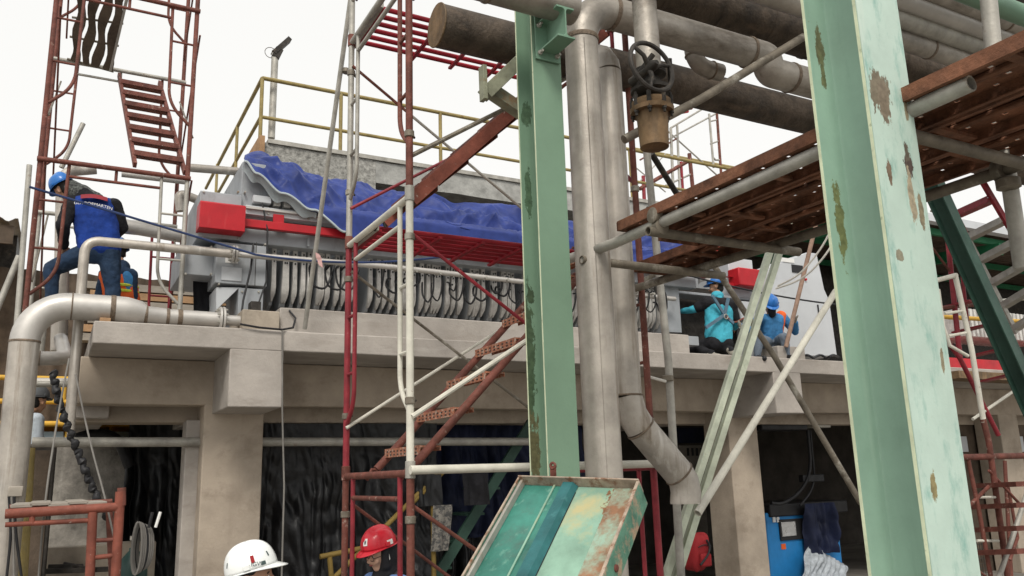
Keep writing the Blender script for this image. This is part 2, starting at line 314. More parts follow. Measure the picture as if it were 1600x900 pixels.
# interior back wall under the platform (seen dark between the columns)
wall_in = obj('rear_wall', MB().box(XL+1.5, 46, 15.6, 15.9, 0, ZL), K['shade_plaster'], plat)
# ------------------------------------------------------------------ building behind the press: raw concrete roof edge with railing
K['old_light'] = mat('weathered_grey_fascia', (.36,.36,.34), .9, var=.25, vscale=5, bump=.4, bscale=24, dirt=((.17,.165,.15), 3, .55, (1,1,.5)))
rb = thing('concrete_roof_building', 'raw rough concrete roof edge of the building behind the blue tarpaulin', 'building', (6, 13, 0))
obj('roof_slab', wavy_box(4.2, 12.5, 12.0, 17, 6.62, 6.98, 60, .02), K['old_light'], rb)
obj('rough_block', wavy_box(2.45, 4.2, 12.0, 17, 6.2, 6.99, 30, .04), K['rough_concrete'], rb)
obj('roof_edge_strip', MB().box(2.5, 12.5, 11.96, 12.1, 6.985, 7.05), K['galv'], rb)
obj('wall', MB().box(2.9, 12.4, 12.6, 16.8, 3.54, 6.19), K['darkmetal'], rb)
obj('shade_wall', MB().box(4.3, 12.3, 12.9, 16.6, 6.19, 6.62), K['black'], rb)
obj('roof_edge_board', MB().box(2.36, 2.44, 11.9, 14, 6.5, 7.06), K['wood'], rb)
yr = thing('yellow_guard_rail', 'faded yellow pipe guard rail along the concrete roof edge', 'railing', (2.6, 12.05, 7.0))
t1, t2 = at(410, 122, Y=12.05), at(815, 203, Y=12.05); m1, m2 = at(416, 184, Y=12.05), at(815, 243, Y=12.05)
zt = t1.z; zm = m1.z; cx = t1.x
tube('top_rail', yr, K['yellow'], [(cx, 12.05, zt), (12.3, 12.05, zt)], .032)
tube('middle_rail', yr, K['yellow'], [(cx, 12.05, zm), (12.3, 12.05, zm)], .028)
tube('top_rail', yr, K['yellow'], [(cx, 12.06, zt), (cx+.02, 17.5, zt)], .03)
tube('middle_rail', yr, K['yellow'], [(cx, 12.06, zm), (cx+.02, 17.5, zm)], .027)
for x in (cx, at(533, 150, Y=12.05).x, at(688, 200, Y=12.05).x, at(850, 230, Y=12.05).x, at(985, 260, Y=12.05).x):
    tube('post', yr, K['yellow'], [(x, 12.05, 7.0), (x, 12.05, zt)], .03)
for y in (14, 16): tube('post', yr, K['yellow'], [(cx, y, 6.9), (cx, y, zt)], .028)
fp = thing('floodlight_post', 'galvanised roof post with a bent bracket at its top', 'post', at(424, 215, Y=12.2))
tube('post', fp, K['galv'], px([(424, 216), (430, 80)], Y=12.2), .055)
b = at(430, 82, Y=12.2); c_ = at(452, 62, Y=12.2)
obj('bracket', MB().bar(b-V(.03,0,.03), c_, .14, .07).bar(b-V(0,0,.1), b+V(.06,0,.06), .12, .12), K['darkmetal'], fp)
tube('cable_loop', fp, K['rope_grey'], [b+V(-.07+.09*math.cos(q), 0, -.02+.09*math.sin(q)) for q in [i*.5 for i in range(14)]], .006, 5)
# left end of the platform: old wall and yellow machine seen through
ow = tag(obj('old_wall', wavy_box(-3.5, 1.9, 13.4, 13.7, 0, 2.62, 30, .03), K['old_wall']), 'stained old concrete wall behind the orange scaffold at the lower left', 'wall')
lw = tag(obj('low_wall', wavy_box(-.9, 1.2, 11.2, 11.4, 0, 1.35, 12, .03), K['plaster']), 'low stained plaster wall below the orange scaffold boards', 'wall')
ym = thing('yellow_machine', 'yellow machine with framed windows behind the platform end', 'machine', (0, 15, 0))
obj('body', MB().box(-1.5, 2.2, 14.6, 17, 0, 2.5), K['bright_yellow'], ym, bevel=.05)
for i in range(5):
    x = -.95+i*.6
    obj('window', MB().box(x, x+.5, 14.56, 14.598, 2.56, 2.86), K['glass'], ym)
obj('roof', MB().box(-1.6, 2.3, 14.4, 17, 2.93, 3.01), K['bright_yellow'], ym, bevel=.03)
for i in range(6): tube('window_post', ym, K['bright_yellow'], [(-1.0+i*.6, 14.55, 2.5), (-1.0+i*.6, 14.55, 2.93)], .03)
tube('guard_rail', ym, K['bright_yellow'], [(-1.5, 14.45, 3.3), (1.5, 14.45, 3.3)], .04)
tube('guard_rail', ym, K['bright_yellow'], [(-1.5, 14.45, 3.65), (1.5, 14.45, 3.65)], .04)
for x in (-1.2, -.55, .1, .75): tube('guard_post', ym, K['bright_yellow'], [(x, 14.45, 3.0), (x, 14.45, 3.65)], .04)
# shed at the far left
sh = thing('corrugated_shed', 'dark shed with pale corrugated roof edge at the far left', 'shed', (-4, 16, 0))
obj('wall', MB().grid(lambda u, v: (-9+13.2*u, 17.2+.06*math.sin(u*13.2*14), 5.95*v), 300, 3), K['roof_brown'], sh, ang=60)
obj('gable', MB().box(-9, -.85, 17.3, 19, 5.9, 6.6), K['darkmetal'], sh)
for k in range(7): obj('stacked_timber', MB().box(.2+.1*(k % 3), 3.2+.15*(k % 2), 16.6, 16.9, 4.6+k*.16, 4.73+k*.16), K['wood'] if k % 2 else K['board'], sh)
mb = MB(); mb.grid(lambda u, v: (-9+8.2*u, 15.9+3.6*v, 6.5+.3*v+.035*math.sin(u*8.2*24)), 180, 4); obj('roof_sheet', mb, K['board'], sh)
obj('fascia', MB().box(-9, -.85, 16.0, 16.06, 6.1, 6.42), K['roof_brown'], sh)

# ------------------------------------------------------------------ shed roof on the right, behind the big green column
gs = thing('green_framed_shed', 'dark steel shed with green beams behind the red stair on the right', 'shed', (17, 14, 0))
def rr_(u, v): return (11.8+46*u, 10.6+9*v, 7.0+.9*v+.03*math.sin(u*46*20))
obj('roof_sheet', MB().grid(rr_, 640, 3), K['roof_brown'], gs)
for i in range(5): obj('purlin', MB().bar(V(12, 10.8+i*2, 6.88+i*.2), V(57, 10.8+i*2, 6.88+i*.2), .08, .14), K['bright_green'], gs)
for x in (13.6, 18.5): obj('rafter', MB().bar(V(x, 10.6, 6.66), V(x, 19, 7.5), .14, .26), K['bright_green'], gs)
for x in (13.6, 18.5): obj('post', MB().box(x-.1, x+.1, 12.6, 12.8, 3.54, 6.8), K['bright_green'], gs)
obj('rear_wall', MB().box(11.9, 58, 15.2, 15.5, 3.54, 7.6), K['darkmetal'], gs)
obj('valley_gutter', MB().box(12, 57, 10.42, 10.6, 6.95, 7.12), K['cabinet'], gs)

# ------------------------------------------------------------------ green H columns and rack steel
def hbeam(name, parent, m, a, b, xa, ya, h, bw, tw, tf, mats=None, **k):
    """flanges lie across ya at +-h/2, web along ya"""
    H, B, W, r = h/2, bw/2, tw/2, .018
    half = [(-B, -H), (B, -H), (B, -H+tf), (W+r, -H+tf), (W+r*.3, -H+tf+r*.3), (W, -H+tf+r), (W, H-tf-r), (W+r*.3, H-tf-r*.3), (W+r, H-tf), (B, H-tf), (B, H), (-B, H),
            (-B, H-tf), (-W-r, H-tf), (-W-r*.3, H-tf-r*.3), (-W, H-tf-r), (-W, -H+tf+r), (-W-r*.3, -H+tf+r*.3), (-W-r, -H+tf), (-B, -H+tf)]
    return obj(name, MB().prism(half, a, b, xa, ya), m, parent, bevel=.002, ang=25, **k)
XA, YA, ZA = V(1,0,0), V(0,1,0), V(0,0,1)
a = at(1330, 0, D=3.2); b = at(1450, 900, D=3.2)      # near flange edge of the large column
cxx, cyy = 2.56+.125, 1.86+.125
def onc(x, y): return at(x, y, Y=1.862)
def onw(x, y): return at(x, y, Y=2.10)
spots = []
for (x, y, rx, rz, c, fn) in [(1372,140,.035,.06,(.20,.17,.12),onc),(1380,165,.02,.07,(.22,.18,.13),onc),(1418,262,.018,.05,(.10,.07,.06),onc),(1415,240,.012,.03,(.14,.12,.09),onc),(1388,270,.009,.03,(.22,.16,.11),onc),(1456,760,.012,.035,(.30,.25,.12),onc),(1404,400,.012,.014,(.3,.28,.2),onc),(1422,300,.012,.09,(.42,.36,.25),onc),
        (1280,80,.016,.075,(.15,.15,.08),onw),(1284,110,.010,.06,(.17,.18,.09),onw),(1312,350,.018,.11,(.19,.21,.09),onw),(1436,860,.02,.07,(.22,.2,.12),onw)]:
    p = fn(x, y); spots.append((tuple(p), (rx*1.45, .05, rz*1.5), c))
for x, y, rx, rz in [(1336,55,.006,.05),(1341,110,.005,.03),(1348,168,.006,.035),(1360,250,.008,.045),(1366,310,.006,.05),(1390,470,.005,.03),(1412,640,.006,.06),(1432,760,.007,.05),(1441,830,.006,.06),(1414,170,.005,.03),(1437,330,.006,.04),(1470,560,.004,.03)]:
    spots.append((tuple(onc(x, y)), (rx*2, .05, rz*1.6), (.26,.22,.14)))
K['column_green'] = mat('pale_green_column_paint', (.29,.44,.345), .42, var=.14, vscale=1.6, bump=.05, bscale=60, dirt=((.20,.32,.24), 2.4, .55, VS), streak=((.38,.51,.41), 5, .6, (1,1,.06)), spots=spots[8:12], col2=(.21,.2,.12), mscale=24, mth=.725, msoft=.012)
K['column_flange_lit'] = mat('sunlit_chalky_green_paint', (.46,.59,.52), .6, var=.1, vscale=2.5, bump=.06, bscale=60, dirt=((.19,.37,.32), 7, .52, (1.7,1,.55)), col2=(.24,.24,.18), mscale=34, mth=.715, msoft=.02, streak=((.58,.66,.58), 3, .58, (2.5,1,.3)), spots=spots[:8]+spots[12:])  # lighter base puts the sunlit flange face into the colour; chalky mottling is wear
gc = thing('green_column', 'large pale green steel H column with peeling paint in the right foreground', 'column', (cxx, cyy, 0))
hbeam('h_section', gc, K['column_green'], V(cxx, cyy, 0), V(cxx, cyy, 7), XA, YA, .25, .25, .012, .014)
obj('flange_face', MB().box(cxx-.1245, cxx+.1245, cyy-.1285, cyy-.1252, .02, 6.9), K['column_flange_lit'], gc, label='chalky outer flange face painted lighter as sunlit')
for y_ in (cyy-.125+.007, cyy+.125-.007): obj('flange_edge', MB().box(cxx-.1264, cxx-.1252, y_-.0065, y_+.0065, .02, 6.9), K['edge_pale'], gc)
c2x, c2y = 2.36+.1, 3.93+.1
def ong(x, y): return at(x, y, Y=c2y+.085)
sp2 = [(tuple(ong(x, y)), (rx*1.25, .06, rz*1.3), c) for x, y, rx, rz, c in [(828,560,.03,.28,(.07,.11,.06)),(826,300,.02,.12,(.08,.14,.08)),(834,705,.035,.14,(.13,.12,.06)),(822,180,.03,.06,(.09,.15,.09)),(829,460,.02,.05,(.06,.09,.05))]]
K['column_mid'] = mat('sage_green_column_paint', (.165,.265,.185), .5, var=.12, vscale=1.2, bump=.05, bscale=60, dirt=((.125,.21,.145), 1.8, .56, VS), streak=((.21,.31,.23), 2.5, .63, VS), spots=sp2, col2=(.10,.10,.06), mscale=24, mth=.725, msoft=.012)
mc = thing('green_column', 'sage green steel H column beside the tall steel pipes in the middle', 'column', (c2x, c2y, 0))
hbeam('h_section', mc, K['column_mid'], V(c2x, c2y, 0), V(c2x, c2y, 5.3), XA, YA, .2, .2, .009, .012)
for y_ in (c2y-.1+.006, c2y+.1-.006): obj('flange_edge', MB().box(c2x-.1012, c2x-.1002, y_-.0055, y_+.0055, .02, 5.28), K['edge_pale'], mc)
gb = thing('green_cantilever_beam', 'green steel beam bolted to the sage column carrying the overhead pipes', 'beam', (c2x, c2y, 4.6))
zb = at(846, 62, Y=c2y-.12).z
hbeam('h_section', gb, K['green'], V(c2x, c2y-.115, zb+.02), V(c2x, 3.70, zb+.02), XA, ZA, .2, .12, .008, .012)
obj('end_plate', MB().box(c2x-.085, c2x+.085, c2y-.118, c2y-.104, zb-.13, zb+.16), K['green'], gb, bevel=.003)
for dx in (-.06, .06):
    for dz in (-.09, .09):
        obj('bolt', MB()._lathe(V(c2x+dx, c2y-.118, zb+dz), V(0,-1,0), [(0,.016),(.014,.016),(.015,.009),(.04,.009)], 6), K['galv'], gb)
# bracket under the dark pipe: triangle of channel on the far side of the sage column
bk = thing('pipe_bracket', 'triangular galvanised angle bracket under the dark pipe end', 'bracket', (2.4, 4.5, 4.4))
YB = 4.62
q1, q2, q3 = at(757, 150, Y=YB), at(806, 103, Y=YB), at(806, 165, Y=YB)
obj('strut', MB().bar(at(757, 148, Y=YB), at(830, 78, Y=YB), .09, .085, YA), K['olive'], bk, bevel=.004)
obj('brace', MB().bar(at(764, 140, Y=YB+.06), at(830, 185, Y=YB+.06), .085, .09, YA), K['olive'], bk, bevel=.004)
obj('upright', MB().bar(at(756, 157, Y=YB-.06), at(754, 104, Y=YB-.06), .03, .07, YA), K['olive'], bk, bevel=.003)

# ------------------------------------------------------------------ pipes
def ring(parent, p, d, r, wd=.016, m=None, nm='weld_seam'):
    d = d.normalized(); return obj(nm, MB()._lathe(Vector(p)-d*wd/2, d, [(0, r*.97), (0, r+.004), (wd*.5, r+.007), (wd, r+.004), (wd, r*.97)], 24), m or K['weld'], parent)
def flange(parent, p, d, r, R_=None, th=.022, bolts=8, m=None):
    d = d.normalized(); R_ = R_ or r*1.7; a = d.orthogonal().normalized(); b = d.cross(a); m = m or K['steel_x']
    for s in (-1, 1):
        o = obj('flange', MB()._lathe(Vector(p)+d*(s*.016-th/2), d, [(0, R_*.97), (.002, R_), (th-.002, R_), (th, R_*.97)], 24), m, parent)
    for k in range(bolts):
        q = 2*math.pi*(k+.5)/bolts; c = Vector(p)+(a*math.cos(q)+b*math.sin(q))*(r+R_)*.5
        obj('bolt', MB()._lathe(c-d*.055, d, [(0,.008),(.012,.008),(.012,.013),(.03,.013),(.03,.007),(.08,.007),(.08,.013),(.098,.013),(.098,.008),(.11,.008)], 6), K['galv'], parent)
# tall stainless pipe with the big elbow
p1 = Vector((2.83, 4.09, 0)); zr = 5.02
bp = thing('tall_steel_pipe', 'tall dull stainless pipe with a wide elbow at the top running right', 'pipe', (p1.x, p1.y, 0))
xe = at(1168, 80, Y=4.09).x
tube('riser', bp, K['steel'], [(p1.x, p1.y, 0), (p1.x, p1.y, zr-.26)], .109, 28)
elb = [V(p1.x+.26-.26*math.cos(q), p1.y, zr-.26+.26*math.sin(q)) for q in [math.pi/2*i/10 for i in range(11)]]
tube('elbow', bp, K['steel_brown'], elb, .1095, 28)
tube('run', bp, K['steel_brown'], [(p1.x+.26, p1.y, zr), (xe, p1.y, zr)], .109, 28)
zs = at(1235, 118, Y=4.09).z
el2 = bend([V(xe, p1.y, zr), V(xe+.2, p1.y, zr), V(xe+.2, p1.y, zs-.02), V(xe+.42, p1.y, zs-.02)], .16, 8)
tube('elbow', bp, K['steel_brown'], el2, .112, 26)
tube('run', bp, K['steel_brown'], [(xe+.42, p1.y, zs-.02), (12, p1.y, zs-.02)], .112, 26)
ring(bp, (p1.x, p1.y, zr-.26), ZA, .1095, .03); ring(bp, (p1.x+.26, p1.y, zr), XA, .1095, .03); ring(bp, (xe, p1.y, zr), XA, .113, .022); ring(bp, (xe+.42, p1.y, zs-.02), XA, .112, .03)
obj('long_seam', MB().bar(V(p1.x-.045, p1.y-.0985, 0), V(p1.x-.045, p1.y-.0985, zr-.3), .006, .004, YA), K['steel'], bp)
# second pipe with the two mitred bends near its foot
P2Y = 4.38
s2 = thing('offset_steel_pipe', 'stainless pipe with a slanted offset and an open lower end', 'pipe', at(1068, 783, D=5.1))
q0 = at(972, 60, Y=P2Y); x2 = at(960, 300, Y=P2Y).x
k1, k2, k3, k4 = V(x2, P2Y, at(981, 618, Y=P2Y).z), at(1001, 669, Y=P2Y-.01), at(1061, 740, Y=P2Y-.03), at(1071, 784, Y=P2Y-.03)
zt2 = 4.75
tube('riser', s2, K['steel'], [(x2, P2Y, zt2), (x2, P2Y, k1.z)], .098, 26)
tube('top_bend', s2, K['steel'], [V(x2, P2Y, zt2), V(x2, P2Y+.01, zt2+.06), V(x2-.01, P2Y+.05, zt2+.13), V(x2-.02, P2Y+.12, zt2+.17), V(x2-.03, P2Y+.25, zt2+.18)], .098, 26)
tube('bend', s2, K['steel'], [k1, k1.lerp(k2, .5)+V(-.012,0,-.02), k2], .098, 26)
tube('slanted_run', s2, K['steel'], [k2, k3], .098, 26)
tube('bend', s2, K['steel'], [k3, k3.lerp(k4, .33)+V(.022,0,.012), k3.lerp(k4, .66)+V(.022,0,.0), k4, k4-V(0,0,.012)], .098, 26)
ring(s2, k1, ZA, .098, .012); ring(s2, k2, k3-k2, .098, .012); ring(s2, k3, k3-k2, .098, .012)
# dark big pipe with the open end
dp = thing('dark_open_pipe', 'large dark rusty pipe with an open end resting on the bracket', 'pipe', (2.2, 4.78, 4.6))
zc = at(685, 40, Y=4.78).z; x0 = at(682, 40, Y=4.78).x
obj('pipe_wall', MB().tube([(x0, 4.78, zc), (4, 4.78, zc), (7, 4.78, zc), (13, 4.78, zc)], .15, 30, hollow=.95), K['dark_pipe'], dp)
ring(dp, (x0+.004, 4.78, zc), XA, .15, .012, K['brass'], 'end_lip')
# overhead rack pipes running along X, each one a thing of its own
def rack(nm, label, px_, py_, Y, r, m, xs, xe_, hol=0, bands=()):
    z = at(px_, py_, Y=Y).z
    o = thing(nm, label, 'pipe', (xs, Y, z))
    tube('pipe_wall', o, m, [(xs, Y, z), ((xs+xe_)/2, Y, z), (xe_, Y, z)], r, 24, hollow=hol)
    for bx in bands: ring(o, (bx, Y, z), XA, r, .025, m if len(bands) > 3 else K['weld'], 'jacket_band' if len(bands) > 3 else 'weld_seam')
    return z
rack('overhead_pipe', 'grey pipe passing over the top of the sage green column', 838, -2, 3.80, .10, K['steel_brown'], .2, 2.58, bands=(2.0, 1.1))
rack('overhead_pipe', 'large dark banded pipe crossing behind the top of the large column', 1400, 100, 4.5, .19, K['dark_pipe'], 3.0, 14, bands=[3.3+.55*i for i in range(16)])
rack('overhead_pipe', 'slim brown pipe just above the dark banded pipe at upper right', 1450, 76, 4.0, .085, K['steel_brown'], 2.2, 12, bands=(4.1, 6.4))
rack('overhead_pipe', 'slim grey pipe near the upper right corner above the planks', 1500, -22, 3.4, .07, K['galv'], 2.9, 12, bands=(4.6, 6.1))
rack('overhead_pipe', 'grey pipe third above the dark banded pipe at upper right', 1450, 15, 3.8, .085, K['steel_x'], 3.6, 13, bands=(5.6, 7.9))
rack('overhead_pipe', 'brown pipe second above the dark banded pipe at upper right', 1450, 45, 3.9, .08, K['galv'], 3.6, 13, bands=(5.1, 7.2))
rack('overhead_pipe', 'weathered pipe high in the rack seen behind the slim grey one', 1450, -14, 3.7, .085, K['steel_brown'], 3.4, 13, bands=(5.3, 7.1))
rack('overhead_pipe', 'green tinted pipe highest of the pipes at the upper right corner', 1500, -15, 2.5, .06, K['green'], 2.9, 12, bands=(4.3, 6.2))
rack('overhead_pipe', 'ribbed dark pipe in the upper right corner above the rest', 1560, -12, 2.75, .11, K['dark_pipe'], 3.2, 12, bands=[3.4+.16*i for i in range(20)])
# short branch pipe
br = thing('branch_pipe', 'short brown branch pipe with an elbow below the long run', 'pipe', at(1085, 100, Y=4.25))
b1, b2 = at(1080, 55, Y=4.36), at(1086, 103, Y=4.36)
tube('branch', br, K['steel_brown'], bend([b1, b2, b2+V(.25, 0, .0)], .12), .066, 20); ring(br, b2+V(-.0, 0, .08), ZA, .066, .014); ring(br, b2+V(.16, 0, 0), XA, .066, .014)
# ------------------------------------------------------------------ gate valve hanging below the rack
vv = thing('gate_valve', 'dark iron gate valve with a spoked handwheel and ochre pipe stub', 'valve', at(1019, 232, Y=3.62))
vy = 3.62; vc = at(1017, 150, Y=vy).x
zz = lambda y: at(1017, y, Y=vy).z
C_ = lambda y: V(vc, vy, zz(y))
obj('riser', MB()._lathe(C_(112), ZA, [(0,.075),(.75,.075)], 24), K['steel_brown'], vv)
obj('bonnet', MB()._lathe(C_(150), ZA, [(0,.085),(.02,.12),(.045,.12),(.05,.07),(.11,.06),(.13,.1),(.16,.1),(.165,.06)], 20), K['darkmetal'], vv)
obj('lower_flange', MB()._lathe(C_(178), ZA, [(0,.1),(.003,.128),(.03,.132),(.033,.11),(.05,.118),(.075,.118),(.08,.08)], 24), K['brass'], vv)
obj('pipe_stub', MB()._lathe(C_(230), ZA, [(0,.078),(.003,.085),(.03,.086),(.24,.096)], 24), K['brass'], vv)
for k in range(8):
    q = k*math.pi/4; c = C_(178)+V(math.cos(q)*.115, math.sin(q)*.115, 0)
    obj('bolt', MB()._lathe(c-V(0,0,.03), ZA, [(0,.009),(.02,.009),(.02,.015),(.13,.015),(.13,.009),(.15,.009)], 6), K['darkmetal'], vv)
for s in (-1, 1): obj('yoke_arm', MB().tube([C_(150)+V(s*.1,-.02,.02), C_(150)+V(s*.12,-.05,.1), C_(150)+V(s*.06,-.12,.2)], .016, 8), K['darkmetal'], vv)
hw = at(1018, 104, Y=vy-.16); ha = V(.05, -1, .12).normalized(); h1 = ha.orthogonal().normalized(); h2 = ha.cross(h1)
obj('handwheel', MB().tube([hw+(h1*math.cos(q)+h2*math.sin(q))*.155 for q in [2*math.pi*i/36 for i in range(37)]], .014, 8, cap=False), K['darkmetal'], vv)
for k in range(3):
    q = k*2*math.pi/3+.55; d = h1*math.cos(q)+h2*math.sin(q)
    obj('spoke', MB().tube([hw+ha*-.02, hw+d*.08+ha*.01, hw+d*.15], [.018,.013,.012], 8), K['darkmetal'], vv)
obj('hub', MB()._lathe(hw+ha*-.18, ha, [(0,.03),(.15,.02),(.155,.035),(.2,.032),(.23,.014)], 14), K['darkmetal'], vv)
# ================================================================== scaffolding
def coupler(parent, p, d, r=.034):
    d = d.normalized(); s = d.orthogonal().normalized()
    o = obj('coupler', MB()._lathe(Vector(p)-d*.03, d, [(0, r*1.02), (.004, r*1.25), (.042, r*1.25), (.046, r*1.02)], 12), K['tube_dark'], parent)
    obj('coupler_bolt', MB()._lathe(Vector(p)+s*(r*1.1)-d*.0, s, [(0,.018),(.02,.018),(.02,.009),(.055,.009)], 6), K['darkmetal'], parent)
def frame_lift(parent, X, y0, y1, z0, z1, m_near, m_far, m_in, mt, drop=.3, r=.0243):
    """one walk-through frame in a plane X = const: two posts, top bar, lower bar, curved inner legs, rungs"""
    tube('post', parent, m_near, [(X, y0, z0), (X, y0, z1)], r)
    tube('post', parent, m_far, [(X, y1, z0), (X, y1, z1)], r)
    tube('top_bar', parent, mt, [(X, y0-.02, z1-.02), (X, y1+.02, z1-.02)], r)
    for y, s, mm in ((y0, 1, m_near), (y1, -1, m_far)):
        yi = y+s*.17
        tube('inner_leg', parent, m_in if mm is m_far else mm, [(X, yi, z1-.03), (X, yi, z0+.5), (X, y+s*.02, z0+.36)], .0165, rad=.1)
        for h in (.72, 1.15): tube('rung', parent, mm, [(X, y, z0+h), (X, yi, z0+h)], .0125, 8)
    tube('lower_bar', parent, mt, [(X, y0+.17, z1-.17), (X, y1-.17, z1-.17)], .0165)
FX, N0, N1 = 1.9, 4.77, 6.03
ZS = [.33-.0, 2.05, 3.79, 5.51, 7.23]
RX = 3.72
cs = thing('scaffold_tower', 'frame scaffold tower with red, white and rusty posts in the middle', 'scaffold', (FX, N0, 0))
frame_lift(cs, FX, N0, N1, .0, ZS[1], K['tube_rust'], K['tube_rust'], K['tube_red'], K['tube_rust'])
frame_lift(cs, FX, N0, N1, ZS[1], ZS[2], K['tube_white'], K['tube_red'], K['tube_red'], K['tube_white'])
frame_lift(cs, FX, N0, N1, ZS[2], ZS[3], K['tube_rust'], K['galv'], K['galv'], K['galv'])
frame_lift(cs, FX, N0, N1, ZS[3], ZS[4], K['tube_rust'], K['galv'], K['galv'], K['galv'])
frame_lift(cs, RX, N0, N1, .0, ZS[1], K['tube_red'], K['tube_red'], K['tube_red'], K['tube_red'])
frame_lift(cs, RX, N0, N1, ZS[1], ZS[2], K['tube_rust'], K['tube_red'], K['tube_red'], K['tube_rust'])
frame_lift(cs, RX, N0, N1, ZS[2], ZS[3], K['tube_rust'], K['tube_rust'], K['tube_red'], K['tube_rust'])
frame_lift(cs, RX, N0, N1, ZS[3], ZS[4], K['galv'], K['tube_rust'], K['galv'], K['tube_rust'])
tube('guard_tube', cs, K['tube_white'], [(FX-.02, N0-.05, 2.05), (RX+.05, N0-.05, 2.05)], .027)
def xbrace(m, pts, Y, r=.0125): tube('cross_brace', cs, m, px(pts, Y=Y), r, 8)
xbrace(K['tube_rust'], [(551, 103), (642, 180)], N1-.03); xbrace(K['galv'], [(642, 180), (822, 331)], N1-.03)
xbrace(K['tube_dark'], [(641, 244), (905, 112)], N0+.03, .016); xbrace(K['tube_red'], [(548, 326), (735, 231)], N1-.05)
xbrace(K['tube_red'], [(645, 366), (830, 512)], N0+.03); xbrace(K['tube_white'], [(541, 669), (830, 484)], N1-.03)
xbrace(K['tube_dark'], [(549, 424), (830, 640)], N1-.05, .012); xbrace(K['tube_white'], [(644, 651), (830, 527)], N0-.03, .016)
xbrace(K['tube_rust'], [(644, 790), (775, 882)], N0+.03); xbrace(K['tube_rust'], [(548, 786), (720, 915)], N1-.03); xbrace(K['tube_rust'], [(744, 915), (850, 830)], N1-.05)
for z_ in ZS[1:4]:
    for y_, m_ in ((N0, 'galv'), (N1, 'tube_rust')):
        obj('joint_collar', MB()._lathe(V(FX, y_, z_-.05), ZA, [(0,.026),(.004,.031),(.10,.031),(.104,.026)], 12), K[m_], cs)
        coupler(cs, V(FX, y_, z_-.28), ZA, .026); coupler(cs, V(FX, y_, z_+.42), ZA, .026); coupler(cs, V(RX, y_, z_+.3), ZA, .026)
# stair units hooked on the tower
def stair(name, label, x0, z0, x1, z1, ya, yb, n, m, mt, group=None, r=.028, cat='stair', hook=True, prof='tube'):
    o = thing(name, label, cat, (x0, ya, z0), group)
    for y in (ya, yb):
        if prof == 'tube': tube('stringer', o, m, [(x0, y, z0), (x1, y, z1)], r)
        else: obj('stringer', MB().bar(V(x0, y, z0), V(x1, y, z1), .03, .09, ZA), m, o)
        if hook:
            d = V(x1-x0, 0, z1-z0).normalized()
            for e, s in ((V(x0, y, z0), 1), (V(x1, y, z1), -1)):
                obj('hook', MB().tube([e+d*s*.02+V(0,0,-.05), e+V(0,0,.0), e-d*s*.05+V(0,0,.035), e-d*s*.1+V(0,0,.0)], .012, 8), K['darkmetal'] if mt is not K['tread'] else m, o)
    me = None
    for k in range(n):
        t = (k+.5)/n; x, z = x0+(x1-x0)*t, z0+(z1-z0)*t
        mb = MB().box(x-.06, x+.075, ya+.012, yb-.012, z+.0, z+.012).box(x-.066, x-.06, ya+.012, yb-.012, z-.045, z+.014).box(x+.075, x+.08, ya+.012, yb-.012, z-.02, z+.012)
        tr = obj('tread', mb, mt, o)
        if prof == 'tube':
            dots = MB()
            for j in range(9):
                for q in (0, 1): dots.box(x-.0675, x-.0662, ya+.06+j*.065, ya+.085+j*.065, z-.034+q*.022, z-.024+q*.022)
            if mt is K['tread']: obj('tread_holes', dots, K['darkmetal'], tr)['kind'] = 'stuff'
    return o
stair('scaffold_stair', 'rusty scaffold stair with orange perforated treads in the lower lift', 1.99, 2.07, 3.66, 3.77, 4.96, 5.62, 7, K['tube_rust'], K['tread'])
stair('scaffold_stair', 'rust red scaffold stair rising across the blue tarpaulin', 1.99, 3.82, 3.66, 5.48, 4.96, 5.5, 7, K['tube_orange'], K['tube_rust'], prof='bar')
# red tube catwalks
def catwalk(name, label, x0, x1, y0, y1, z, n, m):
    o = thing(name, label, 'catwalk', (x0, y0, z))
    for i in range(n):
        y = y0+(y1-y0)*(i+.5)/n
        obj('slat', MB().tube([(x0, y, z), (x1, y, z)], .02, 8), m, o)
    for x in (x0+.02, x1-.02, (x0+x1)/2, x0+.5, x1-.5): obj('cross_bar', MB().bar(V(x, y0, z-.028), V(x, y1, z-.028), .03, .02), m, o)
    obj('end_channel', MB().bar(V(x0-.01, y0-.02, z), V(x0-.01, y1+.02, z), .03, .07), K['galv'], o)
    return o
catwalk('red_catwalk', 'red tubular scaffold catwalk in front of the filter plates', FX+.05, RX-.05, 5.52, 6.14, 3.79, 6, K['red_dull'])
catwalk('red_catwalk', 'red tubular scaffold catwalk high up beside the open dark pipe', FX+.05, RX-.05, 5.44, 6.1, 5.53, 6, K['red_dull'])
# leaning prop behind the tower, tied with a pink tape
lp = thing('leaning_tube', 'long grey scaffold tube leaning from the platform edge past the tower', 'tube', at(476, 517, Y=8.62))
tube('tube_wall', lp, K['galv'], [at(476, 514, Y=8.64), at(549, -10, Y=7.2), at(556, -60, Y=7.05)], .0243)
coupler(lp, at(541, 110, Y=7.5), V(.1, 0, 1)); 
tp = at(494, 402, Y=8.3)
obj('tape', MB().grid(lambda u, v: tp+V(-.02+.05*u+.03*v*v, -.04-.02*u, .03-.11*v*v-.03*u+.015*math.sin(v*9+u*3)), 5, 9), mat('pink_tape', (.62,.38,.36), .7), lp)
